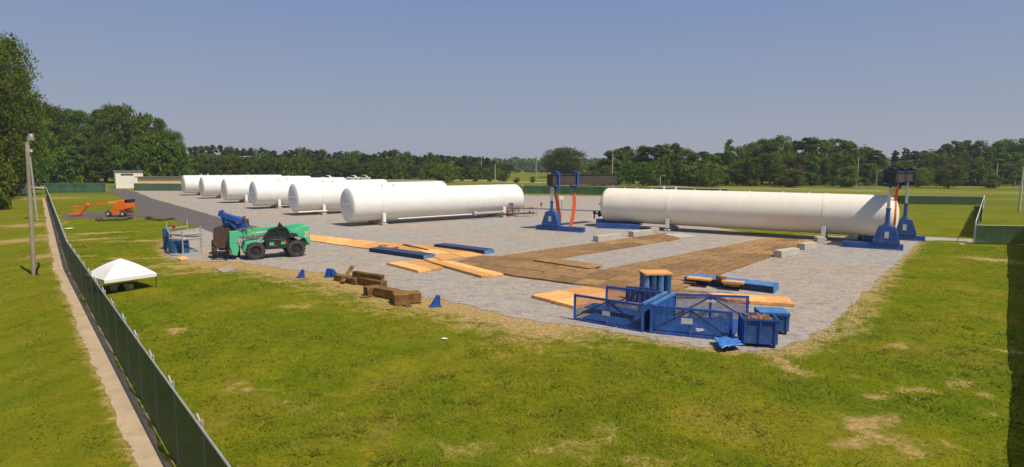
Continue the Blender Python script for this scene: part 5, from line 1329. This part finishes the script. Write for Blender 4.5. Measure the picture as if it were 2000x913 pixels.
sky_c = [(372,289),(390,286),(428,283),(450,286),(470,290),(485,289),(505,286),(520,287),(540,296),(548,301),(560,293),(575,290),(590,289),(610,291),(640,296),(665,297),(695,296),(712,298),(730,302),(745,296),(765,295),(790,298),(810,302),(825,306),(845,300),(865,303),(885,303),(900,307),(920,305),(935,308),(950,307),(960,313),(967,316),(975,315),(990,320),(1003,327)]
sky_r = [(1150,325),(1165,317),(1180,305),(1192,289),(1225,284),(1265,287),(1280,283),(1310,281),(1330,289),(1345,298),(1370,296),(1395,297),(1408,300),(1440,290),(1460,283),(1490,273),(1520,270),(1540,276),(1560,270),(1590,270),(1605,276),(1620,271),(1640,270),(1655,276),(1670,280),(1690,291),(1705,294),(1726,298),(1732,316),(1742,297),(1752,289),(1765,286),(1785,293),(1810,295),(1830,295),(1845,281),(1865,272),(1885,276),(1900,287),(1912,272),(1926,285),(1940,275),(1965,272),(1990,275),(2030,272)]
wf = 'in the distant line'
x = 374.0
while x < 1006:
    yt = interp(sky_c, x)+rt.uniform(-1.5, 3); k = rt.choice(['pine', 'pine', 'tall', 'round'])
    d = {'pine': 'dark pine', 'tall': 'tall green tree', 'round': 'round topped tree'}[k]
    tree(x, 347.5+rt.uniform(-.6, .6), yt, rt.uniform(20, 32), k, tlabel(d, x, wf), 'tree', 'trees of the distant line behind the tanks', rt); x += rt.uniform(9, 14)
x = 372.0
while x < 985:
    yt = interp(sky_c, x)+rt.uniform(14, 24); tree(x, 350+rt.uniform(0, 1), yt, rt.uniform(24, 36), rt.choice(['under', 'under', 'round']), tlabel(rt.choice(['lower lighter tree', 'lower bushy tree']), x, 'before the distant line'), 'tree', 'lower trees before the distant line', rt); x += rt.uniform(14, 22)
x = 1156.0
while x < 2030:
    yt = interp(sky_r, x)+rt.uniform(-1, 4); k = rt.choice(['round', 'tall', 'tall', 'pine'])
    if 1728 < x < 1740: x = 1744; continue
    d = {'pine': 'dark pine', 'tall': 'tall dark green tree', 'round': 'broad round tree'}[k]
    tree(x, 360+rt.uniform(-1, 1), yt, rt.uniform(38, 58) if not 1715 < x < 1765 else 26, k, tlabel(d, x, 'in the right woods'), 'tree', 'tall trees of the right woods', rt); x += rt.uniform(13, 20)
x = 1160.0
while x < 2030:
    yt = max(300, interp(sky_r, x)+rt.uniform(22, 36)); tree(x, 363+rt.uniform(-1, 1.0), min(yt, 335), rt.uniform(32, 52), rt.choice(['under', 'round', 'tall']), tlabel(rt.choice(['lower shaded tree', 'mid height leafy tree']), x, 'at the foot of the right woods'), 'tree', 'lower trees of the right woods', rt); x += rt.uniform(18, 27)
# picked trees
rt2 = random.Random(5)
for (px, yb, yt, w, k, lab, cat) in [
    (1100,347,291,92,('dome',0),'big round dark tree standing alone behind the left gantry beam','tree'),
    (1420,361,276,36,('tall',2),'slender tree rising above its neighbours in the right woods','tree'),
    (1545,366,333,50,('bush',1),'round clipped looking shrub tree above the middle of the big tank','shrub'),
    (1522,365,341,22,('bush',0),'small shrub touching the round shrub tree above the big tank','shrub'),
    (1593,364,341,16,('bush',0),'tiny round shrub between the larger ones above the big tank','shrub'),
    (1628,364,348,13,('bush',1),'smallest shrub left of the broad shrub near the right gantry','shrub'),
    (1652,366,328,46,('bush',1),'broad shrub tree left of the right gantry','shrub'),
    (1694,364,350,14,('bush',0),'low shrub beside the lamp pole at the right gantry','shrub'),
    (1793,367,331,46,('field',1),'round field tree just right of the right gantry','tree'),
    (1853,368,324,56,('field',0),'broad field tree above the middle of the right lawn','tree'),
    (1935,368,343,34,('bush',1),'low round tree behind the pole at the lawn corner','tree'),
    (1448,362,328,34,('field',0),'bushy tree left of the pole above the big tank','tree'),
    (1390,366,322,58,('field',1),'spreading field tree with a short bare trunk above the big tank','tree'),
    (1342,362,328,36,('field',1),'dark low tree right of the big tank nozzles','tree'),
    (1204,361,327,30,('tall',0),'cone shaped tree behind the left head of the big tank','tree'),
    (872,357,322,58,('field',1),'dark spreading field tree above the right half of the nearest tank','tree'),
    (902,354,345,11,('bush',0),'first small round bush on the far field right of the field tree','shrub'),
    (928,355,343,13,('bush',1),'second small round bush on the far field right of the field tree','shrub'),
    (956,355,346,11,('bush',1),'small dark bush left of the yellowish field tree','shrub'),
    (981,356,339,22,('bush',0),'yellowish small tree at the right end of the nearest tank','shrub'),
    (1009,357,348,14,('bush',1),'low dark bush left of the floodlight mast','shrub'),
    (1040,357,346,12,('bush',1),'small upright bush just left of the floodlight mast','shrub'),
    (1156,361,347,16,('bush',0),'small bush under the right end of the left gantry beam','shrub'),
    (770,352,343,10,('bush',0),'little pale green bush above the nearest tank','shrub'),
    (825,352,337,16,('bush',0),'yellow green bush with pale blossoms left of the field tree','shrub')]:
    tree(px, yb, yt, w, k, lab, cat, None, rt2)
for i in range(9): tree(1013+i*14+rt2.uniform(-3, 3), 338+rt2.uniform(-.5,.5), 329+rt2.uniform(-2, 3) + (3 if 1030 < 1013+i*14 < 1060 else 0), 20, 'round', tlabel('hazy tiny tree', 1013+i*14, 'on the horizon gap'), 'tree', 'hazy horizon trees', rt2)
# left woods
sky_l = [(60,196),(95,196),(112,214),(150,212),(168,222),(182,232),(200,215),(225,206),(255,208),(275,222),(300,222),(325,232),(345,250),(358,275),(362,292)]
rt3 = random.Random(12); x = 50.0
while x < 350:
    yt = interp(sky_l, x)+rt3.uniform(0, 8); tree(x, 357.0+rt3.uniform(-1.2, 0.6), yt, rt3.uniform(46, 74) if x < 330 else 34, rt3.choice(['round', 'tall', 'big']), tlabel(rt3.choice(['tall leafy oak', 'tall dense tree']), x, 'in the left woods'), 'tree', 'tall trees of the left woods', rt3); x += rt3.uniform(15, 22)
x = 70.0
while x < 368:
    yt = rt3.uniform(262, 300)+(12 if x > 330 else 0); tree(x, 358.5+rt3.uniform(-.6, .6), yt, rt3.uniform(40, 62) if x < 340 else 28, rt3.choice(['under', 'tall', 'round']), tlabel(rt3.choice(['lower bright green tree', 'lower shaded tree']), x, 'at the foot of the left woods'), 'tree', 'lower trees of the left woods', rt3); x += rt3.uniform(20, 30)
for (px, yb, yt, w, k, lab) in [(-18,392,22,135,('big',1),'tallest dark tree towering at the left picture edge'), (34,384,80,105,('big',0),'tall tree with ragged branches reaching right at the left edge'),
    (58,372,150,80,('big',1),'tall tree right of the edge giants behind the wooden pole'), (-10,410,275,70,('under',2),'bright low tree at the left picture edge under the giants'),
    (15,384,300,60,('under',1),'dark undergrowth tree behind the pickup at the left'), (80,362,225,64,('round',2),'yellow green tree just right of the lamp pole')]:
    tree(px, yb, yt, w, k, lab, 'tree', None, rt3)

# ------------------------------------------------------------------ clutter beyond the tanks
for k, (px, m_, lab) in enumerate([(561,'green','small green tractor body parked beyond the fourth tank'),(640,'whiteflat','white truck parked beyond the second nearest tank'),(690,'stucco','pale truck parked beyond the nearest tank, left'),(712,'plate','grey truck parked beyond the nearest tank, right')]):
    car(px, 351.5, R(0), lab, m_, 'parked_truck', 'truck', 1.2, True)

def distant_wood():
    rg = np.random.default_rng(8); n = 42000
    th = R(-50)+rg.random(n)*R(100); Rr = 900+rg.random(n)*120; topn = 12+6*vnoise(th*400, th*0+3, 3.0, 21)+4*vnoise(th*400, th*0+9, 1.0, 22)
    z = rg.random(n)**.7*topn; x = Rr*np.sin(th); y = Rr*np.cos(th); s = 1.3+rg.random(n)*1.6
    a = rg.normal(size=(n, 3)); a /= np.linalg.norm(a, axis=1)[:, None]; b = np.cross(a, rg.normal(size=(n, 3))); b /= np.linalg.norm(b, axis=1)[:, None]
    c = np.stack([x, y, z], 1); Q = np.stack([c-a*s[:, None], c+b*s[:, None], c+a*s[:, None], c-b*s[:, None]], 1).reshape(-1, 3)
    me = bpy.data.meshes.new('distant_wood'); me.vertices.add(n*4); me.vertices.foreach_set('co', Q.ravel()); me.loops.add(n*4); me.loops.foreach_set('vertex_index', np.arange(n*4)); me.polygons.add(n); me.polygons.foreach_set('loop_start', np.arange(n)*4); me.update(calc_edges=True)
    me.materials.append(M['leafA']); o = bpy.data.objects.new('distant_wood', me); col.objects.link(o); tag(o, 'hazy low wood along the horizon beyond the field', 'wood', kind='stuff')
distant_wood()
HAZE = 0.00020
if HAZE:
    m = bpy.data.materials.new('haze'); m.use_nodes = True; nt = m.node_tree; nt.nodes.clear(); o_ = nd(nt, 'ShaderNodeOutputMaterial'); v = nd(nt, 'ShaderNodeVolumePrincipled')
    v.inputs['Color'].default_value = (0.86, 0.90, 1.0, 1); v.inputs['Density'].default_value = HAZE; v.inputs['Anisotropy'].default_value = 0.2; nt.links.new(v.outputs[0], o_.inputs['Volume'])
    hb = MB().box((0, 900, 24), (5200, 4400, 52)).build('haze', m, smooth=False); tag(hb, 'thin summer haze in the air', 'haze', kind='stuff')
